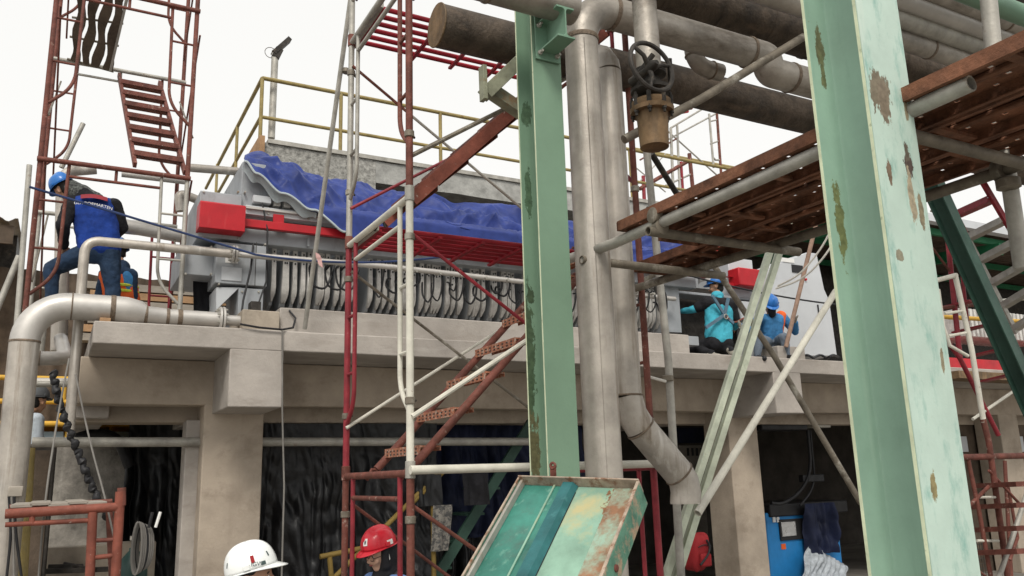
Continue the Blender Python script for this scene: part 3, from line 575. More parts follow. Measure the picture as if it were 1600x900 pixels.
# ------------------------------------------------------------------ left tower on the platform
LY, LY2 = 9.2, 11.1
lt = thing('scaffold_tower', 'tall rusty frame scaffold tower on the left holding a short red stair', 'scaffold', (-.3, LY, 0))
def xframe(Y, x0, x1, z0, z1, ml, mr, mt, r=.026):
    tube('post', lt, ml, [(x0, Y, z0), (x0+.0, Y, z1)], r); tube('post', lt, mr, [(x1, Y, z0), (x1, Y, z1)], r)
    tube('top_bar', lt, mt, [(x0-.03, Y-.03, z1-.03), (x1+.03, Y-.03, z1-.03)], r)
    tube('lower_bar', lt, mt, [(x0+.26, Y, z1-.17), (x1-.26, Y, z1-.17)], .016)
    tube('stub', lt, mt, [((x0+x1)/2, Y, z1-.17), ((x0+x1)/2, Y, z1-.05)], .016)
    for x, s, m in ((x0, 1, ml), (x1, -1, mr)):
        tube('inner_leg', lt, m, [(x+s*.26, Y, z1-.03), (x+s*.24, Y, z1-1.2), (x+s*.02, Y, z1-1.42)], .0175, rad=.24)
        for h in (.45, .95): tube('rung', lt, m, [(x, Y, z1-h), (x+s*.255, Y, z1-h)], .013, 8)
xa, xb = -.325, 1.075
xframe(LY, xa, xb, 3.545, 5.29, K['tube_rust'], K['galv'], K['tube_rust'])
xframe(LY, xa, xb, 5.29, 7.31, K['tube_rust'], K['tube_rust'], K['tube_rust'])
xframe(LY, xa, xb, 7.31, 9.3, K['tube_rust'], K['tube_rust'], K['tube_rust'])
xframe(LY2, xa-.02, xb+.1, 3.54, 5.29, K['galv'], K['tube_red'], K['galv'])
xframe(LY2, xa-.02, xb+.1, 5.29, 7.31, K['tube_rust'], K['tube_rust'], K['galv'])
xframe(LY2, xa-.02, xb+.1, 7.31, 9.3, K['tube_rust'], K['tube_rust'], K['galv'])
tube('post', lt, K['tube_rust'], [(xa, LY, 0), (xa, LY, 3.56)], .026)
for s, x in ((0, xa+.03), (1, xb+.03)):
    for z0 in (4.0, 5.75, 7.6):
        a, b = V(x, LY, z0), V(x+.04, LY2, z0+1.25); tube('cross_brace', lt, K['tube_dark'], [a, b], .011, 8); tube('cross_brace', lt, K['tube_rust'], [a+V(.015, 0, 1.25), b+V(.015, 0, -1.25)], .011, 8)
# the red stair in it: treads along X, rises away from the camera
rs = thing('hook_on_stair', 'short rusty red stair with seven treads hanging in the left tower', 'stair', (.5, LY+.1, 5.3))
A0, A1 = at(211, 258, Y=LY+.02), at(186, 117, Y=LY2-.05); B0, B1 = at(289, 270, Y=LY+.02), at(249, 129, Y=LY2-.05)
for a, b in ((A0, A1), (B0, B1)): obj('stringer', MB().bar(a, b, .035, .06), K['tube_rust'], rs)
for k in range(7):
    t = (k+.75)/7.6; a, b = A0.lerp(A1, t), B0.lerp(B1, t); d = (A1-A0).normalized()
    obj('tread', MB().obox((a+b)/2, (b-a)/2*.985, V(0, .075, 0), V(0, 0, .012)).obox((a+b)/2+V(0,-.08,-.0), (b-a)/2*.985, V(0,.005,0), V(0,0,.028)), K['tube_rust'], rs)
# dark planks of the next flight
up = thing('plank_flight', 'dark plank flight with four wavy boards at the top of the left tower', 'stair', (0, LY2, 7.3))
for k in range(4):
    def pl(u, v, k=k):
        t = (k+.12+.76*u)/4; a = at(108+68*t, 93+18*t, Y=LY2-.1); b = at(124+82*t, -40, Y=LY+.9)
        p = a.lerp(b, v); return p+V(.02*math.sin(v*14+k*2+ (u>.5)*1.3), 0, 0)
    mb = MB(); top = [pl(u, v/14) for v in range(15) for u in (0, 1)]; nb = len(top)
    vs_ = top+[p+V(0, .012, .03) for p in top]
    fs = [(2*i, 2*i+1, 2*i+3, 2*i+2) for i in range(14)]+[(nb+2*i, nb+2*i+2, nb+2*i+3, nb+2*i+1) for i in range(14)]+[(2*i, 2*i+2, nb+2*i+2, nb+2*i) for i in range(14)]+[(2*i+1, nb+2*i+1, nb+2*i+3, 2*i+3) for i in range(14)]
    obj('board', mb.add(vs_, fs), K['roof_brown'], up)
for (y_, xa_, xb_) in ((98, 0, 1), (60, 0, 1), (28, 0, 1)):
    t = (96-y_)/(96+40); a = at(105, 90, Y=LY2-.08).lerp(at(120, -40, Y=LY+.92), t); b = at(178, 110, Y=LY2-.08).lerp(at(208, -40, Y=LY+.92), t)
    tube('cross_bar', up, K['tube_dark'], [a, b], .015, 8)
obj('side_rail', MB().bar(at(172, 110, Y=LY2-.08), at(207, -40, Y=LY+.92), .03, .06), K['galv'], up)

# tube handles and other loose tubes at the left tower
def loose(name, label, pts, r, m, cat='tube', rad=0, hollow=0, group=None, **k):
    pts = px(pts, **k) if len(pts[0]) == 2 else [at(x, y, Y=Y) for x, y, Y in pts]
    o = tube(name, None, m, pts, r, 12, rad=rad, hollow=hollow); return tag(o, label, cat, group)
loose('scaffold_tube', 'grey upright tube at the left edge beside the rusty tower post', [(46, 258), (22, 560)], .026, K['galv'], Y=8.95)
loose('scaffold_tube', 'short slanted grey tube sticking up inside the left tower', [(130, 193), (96, 262)], .028, K['galv'], Y=10.3)
loose('scaffold_tube', 'slanted grey tube at the left edge below the shed', [(-12, 500), (30, 400)], .03, K['galv'], Y=9.4)
loose('scaffold_tube', 'short horizontal grey tube just under the tower bar', [(190, 272, 10.2), (290, 284, 10.2)], .035, K['steel_x'])
# ------------------------------------------------------------------ rusty plank walkway on the right
WZ = 3.40
def plank(label, x0, x1, y0, y1, z, group='rusty scaffold planks'):
    o = thing('scaffold_plank', label, 'plank', (x0, y1, z), group)
    # perforated sheet: solid strips with square holes, real openings
    mb = MB(); nx, pitch, hole = 6, .08, .019; ny = int((y1-y0)/pitch)
    xsz = (x1-x0)/nx
    xs = [x0]; ys = [y0]; hx = []; hy = []
    for i in range(nx):
        c = x0+(i+.5)*xsz; xs += [c-hole/2, c+hole/2]
    xs.append(x1)
    for j in range(ny):
        c = y0+(j+.5)*(y1-y0)/ny; ys += [c-hole/2, c+hole/2]
    ys.append(y1)
    idx = {}
    vs_ = []
    for lay in (0, 1):
        for i, x in enumerate(xs):
            for j, y in enumerate(ys): idx[lay, i, j] = len(vs_); vs_.append((x, y, z+lay*.003+.006*nz((x*3, y*2, z))))
    fs = []; H = lambda i, j: i % 2 == 1 and j % 2 == 1 and ((i+j)//2) % 2 == 0
    ni, nj = len(xs)-1, len(ys)-1
    for i in range(ni):
        for j in range(nj):
            if H(i, j): 
                q = [(i,j),(i+1,j),(i+1,j+1),(i,j+1)]
                fs += [(idx[(0,)+q[k]], idx[(0,)+q[(k+1) % 4]], idx[(1,)+q[(k+1) % 4]], idx[(1,)+q[k]]) for k in range(4)]
            else:
                fs += [(idx[0,i,j], idx[0,i,j+1], idx[0,i+1,j+1], idx[0,i+1,j]), (idx[1,i,j], idx[1,i+1,j], idx[1,i+1,j+1], idx[1,i,j+1])]
    obj('deck_sheet', mb.add(vs_, fs), K['rust'], o, smooth=False, recalc=False)
    for x, s in ((x0, 1), (x1, -1)):
        obj('side_rim', MB().box(min(x, x+s*.006), max(x, x+s*.006), y0, y1, z-.045, z+.006).box(min(x, x+s*.022), max(x, x+s*.022), y0, y1, z-.051, z-.0455), K['rust'], o)
    obj('centre_rib', MB().box((x0+x1)/2-.018, (x0+x1)/2+.018, y0+.1, y1-.1, z-.024, z-.003), K['rust'], o, bevel=.006)
    k = y0+.35
    while k < y1: obj('stiffener', MB().box(x0+.025, x1-.025, k-.02, k+.02, z-.04, z-.0255), K['rust'], o); k += .62
    for y in (y0, y1): obj('end_cap', MB().box(x0, x1, y-.004, y+.004, z-.05, z), K['rust'], o)
    return o
plank('rusty perforated plank nearest the tall pipes, its end free', 2.755, 3.085, .5, 3.72, WZ)
plank('rusty perforated plank ending beside the blue tarpaulin, farthest from the tall pipes', 3.44, 3.77, .55, 4.5, WZ)
plank('rusty perforated plank in the middle of the three side by side', 3.10, 3.425, .4, 3.78, WZ-.005)
# bearers under the planks
loose('bearer_tube', 'brown scaffold tube running along under the plank edge', [V(2.80, 4.75, WZ-.082), V(2.80, 1.64, WZ-.082)] and [(850, 418, 4.60), (960, 380, 3.83), (1130, 305, 2.90), (1290, 233, 2.27), (1518, 130, 1.617)], .031, K['galv'], hollow=.82)
bz = at(1290, 358, X=3.7).z
t_ = tube('bearer_tube', None, K['tube_dark'], [at(985, 453, X=3.66), at(1290, 358, X=3.7), at(1460, 303, X=3.72), at(1610, 252, X=3.73)], .028, 12, hollow=.82); tag(t_, 'grimy scaffold tube under the planks crossing to the right edge', 'tube')
for lb, y, e in (('short transom tube under the planks near their free ends', 3.40, 3.85), ('transom tube under the planks right of the large column', 1.92, 4.3), ('transom tube under the lower plank end', 4.05, 3.85)):
    z = WZ-.143
    t_ = tube('transom_tube', None, K['tube_dark'], [(2.72, y, z), (e, y, z)], .0265, 12, hollow=.82); tag(t_, lb, 'tube')
cps = thing('scaffold_coupler', 'cast clamp joining the tubes at the free plank end', 'clamp', at(1048, 352, X=2.78)); coupler(cps, V(2.80, 3.40, WZ-.115), YA, .036); coupler(cps, V(2.78, 3.40, WZ-.05), XA, .036)
cp2 = thing('scaffold_coupler', 'cast clamp on the upright tube at the right edge', 'clamp', at(1575, 262, X=3.72)); coupler(cp2, at(1560, 268, X=3.72), YA, .042); coupler(cp2, at(1575, 285, X=3.72), ZA, .042)
loose('upright_tube', 'grey upright scaffold tube at the right edge under the planks', [(1562, 185), (1578, 290), (1597, 420)], .036, K['galv'], X=3.78)
loose('upright_tube', 'grey upright tube rising behind the planks in the upper right corner', [(1543, -20), (1552, 78)], .04, K['galv'], X=3.9)
loose('upright_tube', 'grey upright scaffold tube beside the second steel pipe', [(1010, 232), (1031, 440), (1044, 560), (1064, 900)], .030, K['galv'], Y=4.95)
ck = thing('scaffold_coupler', 'rusty clamp with rope on the upright tube beside the steel pipe', 'clamp', at(1042, 590, Y=4.93)); coupler(ck, at(1043, 590, Y=4.95), ZA, .036); obj('rope_tail', MB().tube([at(1012, 588, Y=4.9), at(1025, 592, Y=4.88), at(1040, 596, Y=4.9)], .011, 6), K['rope_white'], ck)
loose('brace_tube', 'dark slanted tube crossing behind the valve toward the pipes', [(975, 218, 4.0), (1095, 155, 3.9), (1255, 58, 3.8)], .03, K['tube_dark'])
loose('brace_tube', 'thin dark slanted tube beside the distant scaffold', [(1018, 240, 6.0), (1062, 310, 6.2)], .03, K['darkmetal'])
loose('brace_tube', 'pale slanted tube running down left across the concrete columns', [(1306, 455, 5.1), (1090, 802, 4.75)], .029, K['tube_white'], hollow=.85)
loose('brace_tube', 'dark slanted tube crossing the pale tube toward the large column', [(1102, 395, 6.2), (1212, 560, 6.0), (1345, 786, 5.8)], .03, K['tube_dark'])
loose('brace_tube', 'brown upright pole standing on the platform block near the seated worker', [(1280, 330, 8.3), (1228, 542, 8.66)], .032, K['wood_pole'])
loose('brace_tube', 'grey tube lying flat behind the slotted struts under the planks', [(1000, 440, 5.4), (1105, 392, 5.2)], .02, K['tube_dark'])
# slotted strut pair
stt = thing('slotted_strut', 'pair of pale green slotted steel struts leaning in front of the columns', 'strut', at(1044, 905, Y=5.2))
for s in (0, 1):
    a, b = at(1036+s*17, 915, Y=5.05), at(1217+s*15, 348, Y=5.15)
    d = (b-a).normalized(); sx = d.cross(FWD).normalized(); sy = sx.cross(d)
    w_, h_ = .025, .04
    obj('channel', MB().prism([(-w_, -h_), (w_, -h_), (w_, h_), (w_-.012, h_), (w_-.004, -h_+.006), (-w_+.004, -h_+.006), (-w_+.012, h_), (-w_, h_)], a, b, sx, sy), K['strut'], stt, bevel=.003)
# dark green H brace at the right
hb = thing('dark_green_brace', 'dark green steel H section brace slanting down at the right edge', 'brace', at(1610, 640, D=6.2))
a, b = at(1440, 250, D=6.4), at(1625, 660, D=6.0); d = (b-a).normalized(); sx = d.cross(FWD).normalized(); sy = sx.cross(d); th = R(38)
hbeam('h_section', hb, K['dark_green'], a, b, sx*math.cos(th)+sy*math.sin(th), -sx*math.sin(th)+sy*math.cos(th), .125, .125, .008, .011)
# far scaffold beyond the pipes
fs_ = thing('far_scaffold', 'distant thin red and grey scaffold seen below the dark pipe', 'scaffold', at(1090, 290, Y=15))
FY = 15.0
for pts, m, r in [([(1048,200),(1052,300)],'galv',.035),([(1058,196),(1062,300)],'galv',.03),([(1108,178),(1115,262)],'galv',.03),([(1120,176),(1127,275)],'tube_rust',.035),([(1048,200),(1098,170)],'galv',.025),([(1040,220),(1118,178)],'galv',.022),([(1038,200),(1125,278)],'galv',.02),([(1108,190),(1122,187)],'galv',.02),([(1110,225),(1124,220)],'galv',.02),([(1113,245),(1118,250),(1126,250)],'galv',.025),
        ([(1000,295),(1078,250)],'tube_rust',.05),([(1077,240),(1083,300)],'tube_rust',.05),([(1064,253),(1067,300)],'tube_red',.035),([(1005,275),(1007,320)],'tube_red',.045),([(1000,250),(1060,215)],'tube_rust',.02),([(1040,290),(1080,272)],'galv',.025),([(985,255),(1040,300)],'galv',.016),([(985,300),(1040,240)],'galv',.016)]:
    tube('tube', fs_, K[m], px(pts, Y=FY), r, 8)
cw = thing('far_red_catwalk', 'distant red catwalk slats below the dark pipe', 'catwalk', at(1065, 180, Y=14.5))
for i in range(4): obj('slat', MB().tube(px([(1045+i*6, 180-i*5), (1075+i*6, 174-i*5)], Y=14.5), .035, 6), K['red'], cw)
tag(tube('far_pipe', None, K['yellow'], px([(985, 232), (1160, 265)], Y=16), .05), 'distant horizontal yellowish tube behind the far scaffold', 'tube')

# red and grey stair on the right with its scaffold
tag(obj('teal_beam', MB().bar(V(4.6, 2.2, 4.9), V(5.6, -.6, 4.9), .12, .16), K['green'], bevel=.004), 'short teal beam in the upper right corner above the planks', 'beam')
rst = thing('red_grey_stair', 'scaffold stair with red upper treads and grey lower treads at right', 'stair', at(1590, 500, Y=6.2))
g0, g1 = at(1470, 290, Y=5.6), at(1588, 520, Y=5.6); e0, e1 = at(1526, 268, Y=4.95), at(1650, 480, Y=4.95)
L0 = g0.lerp(g1, .36); L1 = e0.lerp(e1, .40)
for a, b, m in ((g0, L0, 'tube_red'), (L0, g1, 'galv'), (e0, L1, 'tube_red'), (L1, e1, 'galv')): obj('stringer', MB().bar(a, b, .035, .07), K[m], rst)
for k in range(7):
    t = .05+k*.155; a, b = g0.lerp(g1, t), e0.lerp(e1, t)
    if t > 1: break
    obj('tread', MB().obox((a+b)/2, (b-a)/2*.97, V(.085, 0, 0), V(0, 0, .012)).obox((a+b)/2+V(-.088,0,.0), (b-a)/2*.97, V(.005,0,0), V(0,0,.035)), K['tube_red'] if t < .36 else K['galv'], rst)
r2 = thing('scaffold_tower', 'red and white scaffold frame behind the large column at right', 'scaffold', at(1510, 600, Y=5.9))
for pts, m, r in [([(1470,268),(1500,560)],'tube_red',.03),([(1492,330),(1516,540)],'tube_red',.02),([(1462,482),(1590,470)],'tube_rust',.024),([(1552,472),(1600,466)],'tube_white',.026),([(1455,385),(1500,445)],'tube_rust',.014),([(1455,330),(1475,318)],'tube_white',.016),([(1450,295),(1540,285)],'tube_red',.02),
        ([(1455,500),(1500,560),(1560,680)],'tube_red',.028),([(1540,500),(1600,640)],'tube_red',.02),([(1520,655),(1600,600)],'tube_white',.018)]:
    tube('tube', r2, K[m], px(pts, Y=5.9), r, 10)
for k in range(4): obj('tread', MB().bar(at(1470+k*22, 482+k*38, Y=6.1), at(1520+k*22, 470+k*38, Y=5.7), .14, .02), K['tube_red'], r2)
tag(tube('yellow_tube', None, K['bright_yellow'], px([(1455, 494), (1610, 503)], Y=6.6), .03), 'bright yellow horizontal tube behind the dark green brace', 'tube')
# rusty scaffold ladder tower lower right
r3 = thing('scaffold_ladder', 'rusty scaffold frames with ladder treads in the lower right corner', 'scaffold', at(1580, 920, Y=5.0))
def r3t(pts, m, r, Y=5.0): tube('tube', r3, K[m], px(pts, Y=Y), r, 10)
r3t([(1536,655),(1545,690),(1580,940)], 'tube_rust', .028); r3t([(1492,428),(1518,545),(1537,660)], 'tube_white', .026); r3t([(1466,452),(1474,510),(1484,540),(1512,556)], 'tube_white', .018); r3t([(1476,490),(1503,486)], 'tube_white', .014); r3t([(1482,525),(1509,520)], 'tube_white', .014); r3t([(1456,440),(1494,430)], 'tube_white', .024); r3t([(1512,715),(1530,800),(1548,900)], 'tube_rust', .02); r3t([(1490,715),(1600,712)], 'tube_rust', .03); r3t([(1500,805),(1545,760)], 'tube_rust', .018); r3t([(1560,905),(1605,770)], 'galv', .024, 4.9); r3t([(1545,735),(1605,800)], 'tube_rust', .014)
r3t([(1575,760),(1590,840),(1578,875)], 'tube_rust', .016, 5.3); r3t([(1502,870),(1545,905)], 'tube_rust', .012); r3t([(1570,720),(1580,900)], 'tube_rust', .02, 5.6)
for y0_ in (757, 790, 826, 862): obj('tread', MB().bar(at(1532-(y0_-757)*.12, y0_+2, Y=5.2), at(1600, y0_-1, Y=4.6), .15, .045), K['tube_rust'], r3)
for y0_ in (777, 845): obj('rung', MB().tube(px([(1527, y0_), (1560, y0_)], Y=5.0), .013, 8), K['tube_white'], r3)
# ================================================================== filter press
fpz = thing('filter_press', 'grey plate filter press with red guards under the blue tarpaulin', 'filter press', (3, 9.5, 3.54))
Y0 = 9.15
def pxbox(nm, par, m, xa, xb, ya, yb, y0, y1, bevel=.008, **k):
    a, b = at(xa, ya, Y=y0), at(xb, yb, Y=y0); c, d = at(xa, (ya+yb)/2, Y=y0), at(xb, (ya+yb)/2, Y=y0)
    return obj(nm, MB().box(c.x, d.x, y0, y1, b.z, a.z), m, par, bevel=bevel, **k)
pxbox('head_block', fpz, K['grey'], 311, 377, 297, 376, Y0, 10.3)
rg = at(313, 310, Y=8.97); rh = at(382, 362, Y=8.97)
obj('red_guard', MB().prism([(0, 0), (.25, 0), (.25, .30), (.02, .30), (-.0, .28), (0, .07)], V(rg.x, 8.94, rh.z-.01), V(rh.x, 8.94, rh.z-.01), YA, ZA), K['red'], fpz, bevel=.006, label='bright red sheet metal guard box')
pxbox('head_upright', fpz, K['grey'], 377, 420, 252, 345, Y0+.05, 10.4)
pxbox('cylinder_bracket', fpz, K['cabinet'], 396, 424, 304, 318, Y0-.06, Y0+.04, .003)
for k in range(4): pxbox('guide_roller', fpz, K['plate'], 428+k*16, 439+k*16, 303+k*4, 322+k*3, Y0-.02, Y0+.25, .01)
a, b = at(383, 325, Y=Y0), at(545, 343, Y=Y0)
zr_ = a.z
obj('top_rail', MB().box(a.x, 8.2, Y0-.03, Y0+.12, zr_-.075, zr_+.03), K['cabinet'], fpz, bevel=.006)
obj('rail_lip', MB().box(a.x, 8.2, Y0-.07, Y0-.032, zr_-.02, zr_+.005), K['steel_x'], fpz)
c = at(383, 348, Y=Y0-.04).z
obj('red_bar', MB().box(a.x-.02, 8.3, Y0-.09, Y0-.02, c-.055, c+.035), K['red'], fpz, bevel=.005, label='long red safety bar')
pxbox('red_bracket', fpz, K['red'], 427, 444, 334, 350, Y0-.06, Y0-.032, .003)
obj('side_beam', MB().box(at(345, 400, Y=Y0).x, 8.2, Y0+.06, Y0+.24, at(430, 381, Y=Y0).z, at(400, 356, Y=Y0).z), K['grey'], fpz, bevel=.008)
pxbox('lower_block', fpz, K['grey'], 337, 418, 377, 448, Y0-.02, 10.2)
pxbox('side_block', fpz, K['grey'], 283, 334, 381, 432, Y0+.15, 10.2)
pxbox('pedestal', fpz, K['grey'], 372, 411, 449, 506, Y0-.0, 9.9)
gx = [at(x, y, Y=Y0+.02) for x, y in ((338, 449), (374, 449), (338, 484))]
obj('gusset', MB().add([p+V(0, dy, 0) for dy in (0, .5) for p in gx], [(0,1,2), (5,4,3), (0,3,4,1), (1,4,5,2), (2,5,3,0)]), K['cabinet'], fpz, smooth=False)
pxbox('foot_bracket', fpz, K['darkmetal'], 392, 408, 470, 486, 8.8, 8.95, .006)
for k in range(2): obj('foot_bolt', MB()._lathe(V(at(396+k*9, 487, Y=8.8).x, 8.85, 3.755), ZA, [(0,.03),(.03,.03),(.03,.016),(.1,.016)], 8), K['galv'], fpz)
for (bx, by) in [(318,300),(318,340),(318,372),(372,300),(372,372),(342,382),(342,444),(414,382),(414,444),(378,456),(404,456),(378,500),(404,500),(290,386),(290,428),(330,386),(330,428),(383,262),(383,300)]:
    obj('bolt', MB()._lathe(at(bx, by, Y=Y0-.0 if bx > 335 else Y0+.0)+V(0, -.0, 0), V(0,-1,0), [(-.05,.012),(.016,.012),(.017,.009)], 6), K['galv'], fpz)
pxbox('name_plate', fpz, K['white'], 352, 372, 402, 412, Y0-.026, Y0-.0205, .001)
pxbox('access_panel', fpz, K['cabinet'], 346, 378, 416, 440, Y0-.032, Y0-.0205, .004)
pxbox('panel_joint', fpz, K['darkmetal'], 399, 400, 378, 447, Y0-.023, Y0-.0205, 0)
for k in range(12): obj('rail_bolt', MB()._lathe(V(a.x+.25+k*.45, Y0-.031, zr_-.045), V(0,-1,0), [(-.01,.014),(.014,.014),(.016,.01)], 6), K['galv'], fpz)
for k in range(9): obj('beam_rib', MB().box(2.4+k*.62, 2.425+k*.62, Y0+.02, Y0+.06, at(430, 380, Y=Y0).z+.01, at(400, 358, Y=Y0).z-.03), K['grey'], fpz)
tube('hydraulic_line', fpz, K['black'], [at(396, 380, Y=Y0-.05), at(392, 420, Y=Y0-.09), at(380, 470, Y=Y0-.1), at(376, 505, Y=Y0-.12)], .012, 7)
tube('hydraulic_line', fpz, K['black'], [at(410, 318, Y=Y0-.05), at(418, 360, Y=Y0-.09), at(416, 440, Y=Y0-.06), at(402, 480, Y=Y0-.1)], .010, 7)
# filter plates: one mesh shared by all
def plate_mesh():
    mb = MB(); th = .024
    zt_, zb_ = 4.71, 3.96
    prof = [(9.40, zt_), (9.40, 4.14), (9.52, 3.99), (9.80, 3.90), (10.5, 3.90), (10.5, zt_)]
    n = len(prof)
    mb.mi = 1; mb.add([(s*th*.8, y+.02, z) for s in (-1, 1) for y, z in prof], [tuple(range(n))[::-1], tuple(range(n, 2*n))]+[(i, (i+1) % n, n+(i+1) % n, n+i) for i in range(n)])
    mb.mi = 0
    # moulded light rim: tapered strip with a waist and a pointed foot
    zs_ = [zt_+.02, 4.63, 4.52, 4.40, 4.28, 4.17, 4.10, 4.02]; ws = [.022, .026, .021, .024, .024, .027, .025, .008]; ys = [9.36, 9.36, 9.36, 9.36, 9.36, 9.365, 9.39, 9.46]
    vs_ = []
    for z, w_, y in zip(zs_, ws, ys): vs_ += [(-w_, y, z), (w_, y, z), (w_, y+.05, z), (-w_, y+.05, z)]
    fs = [(i*4+j, i*4+(j+1) % 4, i*4+4+(j+1) % 4, i*4+4+j) for i in range(7) for j in range(4)]+[(0,1,2,3), (28,29,30,31)]
    mb.add(vs_, fs); mb.mi = 2
    for z in (4.58, 4.47): mb.box(-.008, .008, 9.350, 9.362, z-.01, z+.01)
    return mesh_of('filter_plate', mb, [K['plate'], K['grey'], K['black']], True, 30)
K['plate_dark'] = K['grey']
pm = plate_mesh(); X = 2.12; kk = 0
while X < 7.75:
    if not (3.02 < X < 3.22):
        o = bpy.data.objects.new('filter_plate', pm); COL.objects.link(o); o.parent = fpz; o.matrix_parent_inverse = BASE[fpz.name].inverted(); o.location = (X+random.uniform(-.008, .008), random.uniform(-.015, .015), random.uniform(-.008, .008)); o.rotation_euler = (0, random.uniform(-.012, .012), 0)
    X += .076
pxbox('tail_block', fpz, K['grey'], 1036, 1062, 420, 520, 9.3, 10.3)
# feed manifold in front of the plates with its drain hoses
mf = thing('manifold_pipe', 'thin steel manifold pipe running from a left elbow past the filter plates', 'pipe', at(130, 520, Y=8.95))
MY = 9.0
c0 = at(136, 388, Y=MY); zm_ = at(365, 397, Y=MY).z; dz = at(800, 443, Y=MY+.1).z
tube('riser', mf, K['steel'], [V(c0.x-.02, MY, 2.55), V(c0.x-.02, MY, zm_), V(at(300, 390, Y=MY).x, MY, zm_), V(at(364, 397, Y=MY).x, MY, zm_)], .047, 16, rad=.13)
x_f = at(366, 397, Y=MY).x; flange(mf, (x_f, MY, zm_), XA, .047, .095, bolts=8)
tube('run', mf, K['steel_x'], [(x_f, MY, zm_), (3.4, MY+.03, (zm_+dz)/2+.04), (7.7, MY+.12, dz+.0)], .033, 14)
random.seed(3)
for k in range(34):
    x = 2.5+k*.15+random.uniform(-.06, .06)
    if 2.95 < x < 3.2: continue
    z = dz+.02; h = random.uniform(.16, .36); w_ = random.uniform(.04, .16); y = MY+.13
    pts = [V(x, y, z), V(x+.01, y-.06, z+.05), V(x+.05, y-.07, z+.02), V(x+.05+.02*math.sin(k), y-.05, z-h*.6), V(x+.03-w_*.3, y-.02, z-h), V(x+.03-w_, y, z-h*.75), V(x+.03-w_*.8, y+.06, z-h*.35), V(x+.0, y+.15, z-h*.2)]
    if k < 4: pts = [V(x, y, z+.02), V(x-.06, y-.04, z-.06), V(x-.02, y-.05, z-.25), V(x+.12, y-.04, z-.28), V(x+.2, y-.02, z-.12), V(x+.24, y+.05, z+.05), V(x+.2, y+.2, z+.0)]
    sp = []
    for i in range(len(pts)-1):
        p0, p1_, p2_, p3_ = pts[max(i-1, 0)], pts[i], pts[i+1], pts[min(i+2, len(pts)-1)]
        for t in (0, .25, .5, .75): sp.append(.5*((2*p1_)+(p2_-p0)*t+(2*p0-5*p1_+4*p2_-p3_)*t*t+(3*p1_-p0-3*p2_+p3_)*t**3))
    sp.append(pts[-1])
    o = obj('drain_hose', MB().tube(sp, random.choice((.0105, .012, .0135)), 7), K['black'], mf)
    if k % 2 == 0: obj('hose_nozzle', MB().tube([V(x, y-.13, z-.0), V(x, y, z+.01), V(x, y+.02, z+.03)], .017, 8), K['galv'], mf)
# ------------------------------------------------------------------ blue tarpaulin
def spline1(tab, x):
    for (x0, y0), (x1, y1) in zip(tab, tab[1:]):
        if x <= x1: t = max(0, (x-x0)/(x1-x0)); t = t*t*(3-2*t); return y0+(y1-y0)*t
    return tab[-1][1]
TT = [(383, 248), (400, 242), (450, 258), (480, 276), (520, 283), (560, 286), (590, 300), (640, 300), (670, 297), (720, 312), (760, 318), (815, 336), (860, 345), (910, 352), (1060, 372)]
TBt = [(383, 254), (400, 272), (440, 302), (490, 330), (540, 362), (560, 378), (590, 376), (640, 374), (700, 384), (815, 402), (860, 408), (910, 414), (1060, 408)]
def tarp(u, v):
    x = 381+u*(1062-381); yt, yb = spline1(TT, x), spline1(TBt, x)
    top, bot = at(x, yt, Y=10.15), at(x, yb, Y=8.98)
    p = bot.lerp(top, v)
    s = math.sin(v*math.pi); amp = min(1, v*5)*min(1, (1-v)*6+.3)
    nrm = V(0, -.75, .65)
    wl = top.x
    d = .05*s
    s1, t1_ = wl*1.0+v*2.6, wl*.45-v*.5
    amp *= min(1, u*14+.15)
    d += amp*(.12*nz((wl*.8, v*1.3, 3.3))+.34*(.28-abs(nz((s1*.75, t1_, 7))))+.17*(.25-abs(nz((s1*1.7+.6*t1_, t1_*1.6, 1))))+.13*(.25-abs(nz((wl*2.4-v*3, v*3.4, 6))))+.06*(.25-abs(nz((wl*5+v*5, v*6, 9)))))
    # deep sag pockets where it hangs between the press beams
    for cxp, cv, rx, rv, dep in ((705, .45, 60, .22, .22), (770, .3, 60, .16, .16), (560, .35, 45, .2, .08), (870, .2, 40, .2, .14)):
        e = ((x-cxp)/rx)**2+((v-cv)/rv)**2
        d -= dep*math.exp(-e*1.2)
    p = p+nrm*d
    if p.z < zr_+.14: p.y = min(p.y, 9.03+max(0, p.z-zr_-.05))
    if v < .02: p += V(0, -.01, .03*nz((wl*5, 0, 9)))
    return p
tp_ = thing('blue_tarpaulin', 'crumpled blue tarpaulin draped over the top of the filter press', 'tarpaulin', at(640, 380, Y=9.1))
sheet = MB().grid(tarp, 420, 70); o = obj('sheet', sheet, K['tarp'], tp_, ang=180); sm = o.modifiers.new('thickness', 'SOLIDIFY'); sm.thickness = .006
hem = [tarp(u*.5/80*.235*2, .0)+V(0, -.012, 0) for u in range(80)]
obj('hem', MB().tube(hem, .014, 6), K['tarp_hem'], tp_)
inn = [tarp(u/60*.17, .0)+V(.0, .1, -.07-.02*math.sin(u*.3)) for u in range(61)]
obj('underlay', MB().add([p for q in zip([tarp(u/60*.17, .02)+V(0,.03,0) for u in range(61)], inn) for p in q], [(2*i, 2*i+1, 2*i+3, 2*i+2) for i in range(60)]), K['tarp_hem'], tp_)
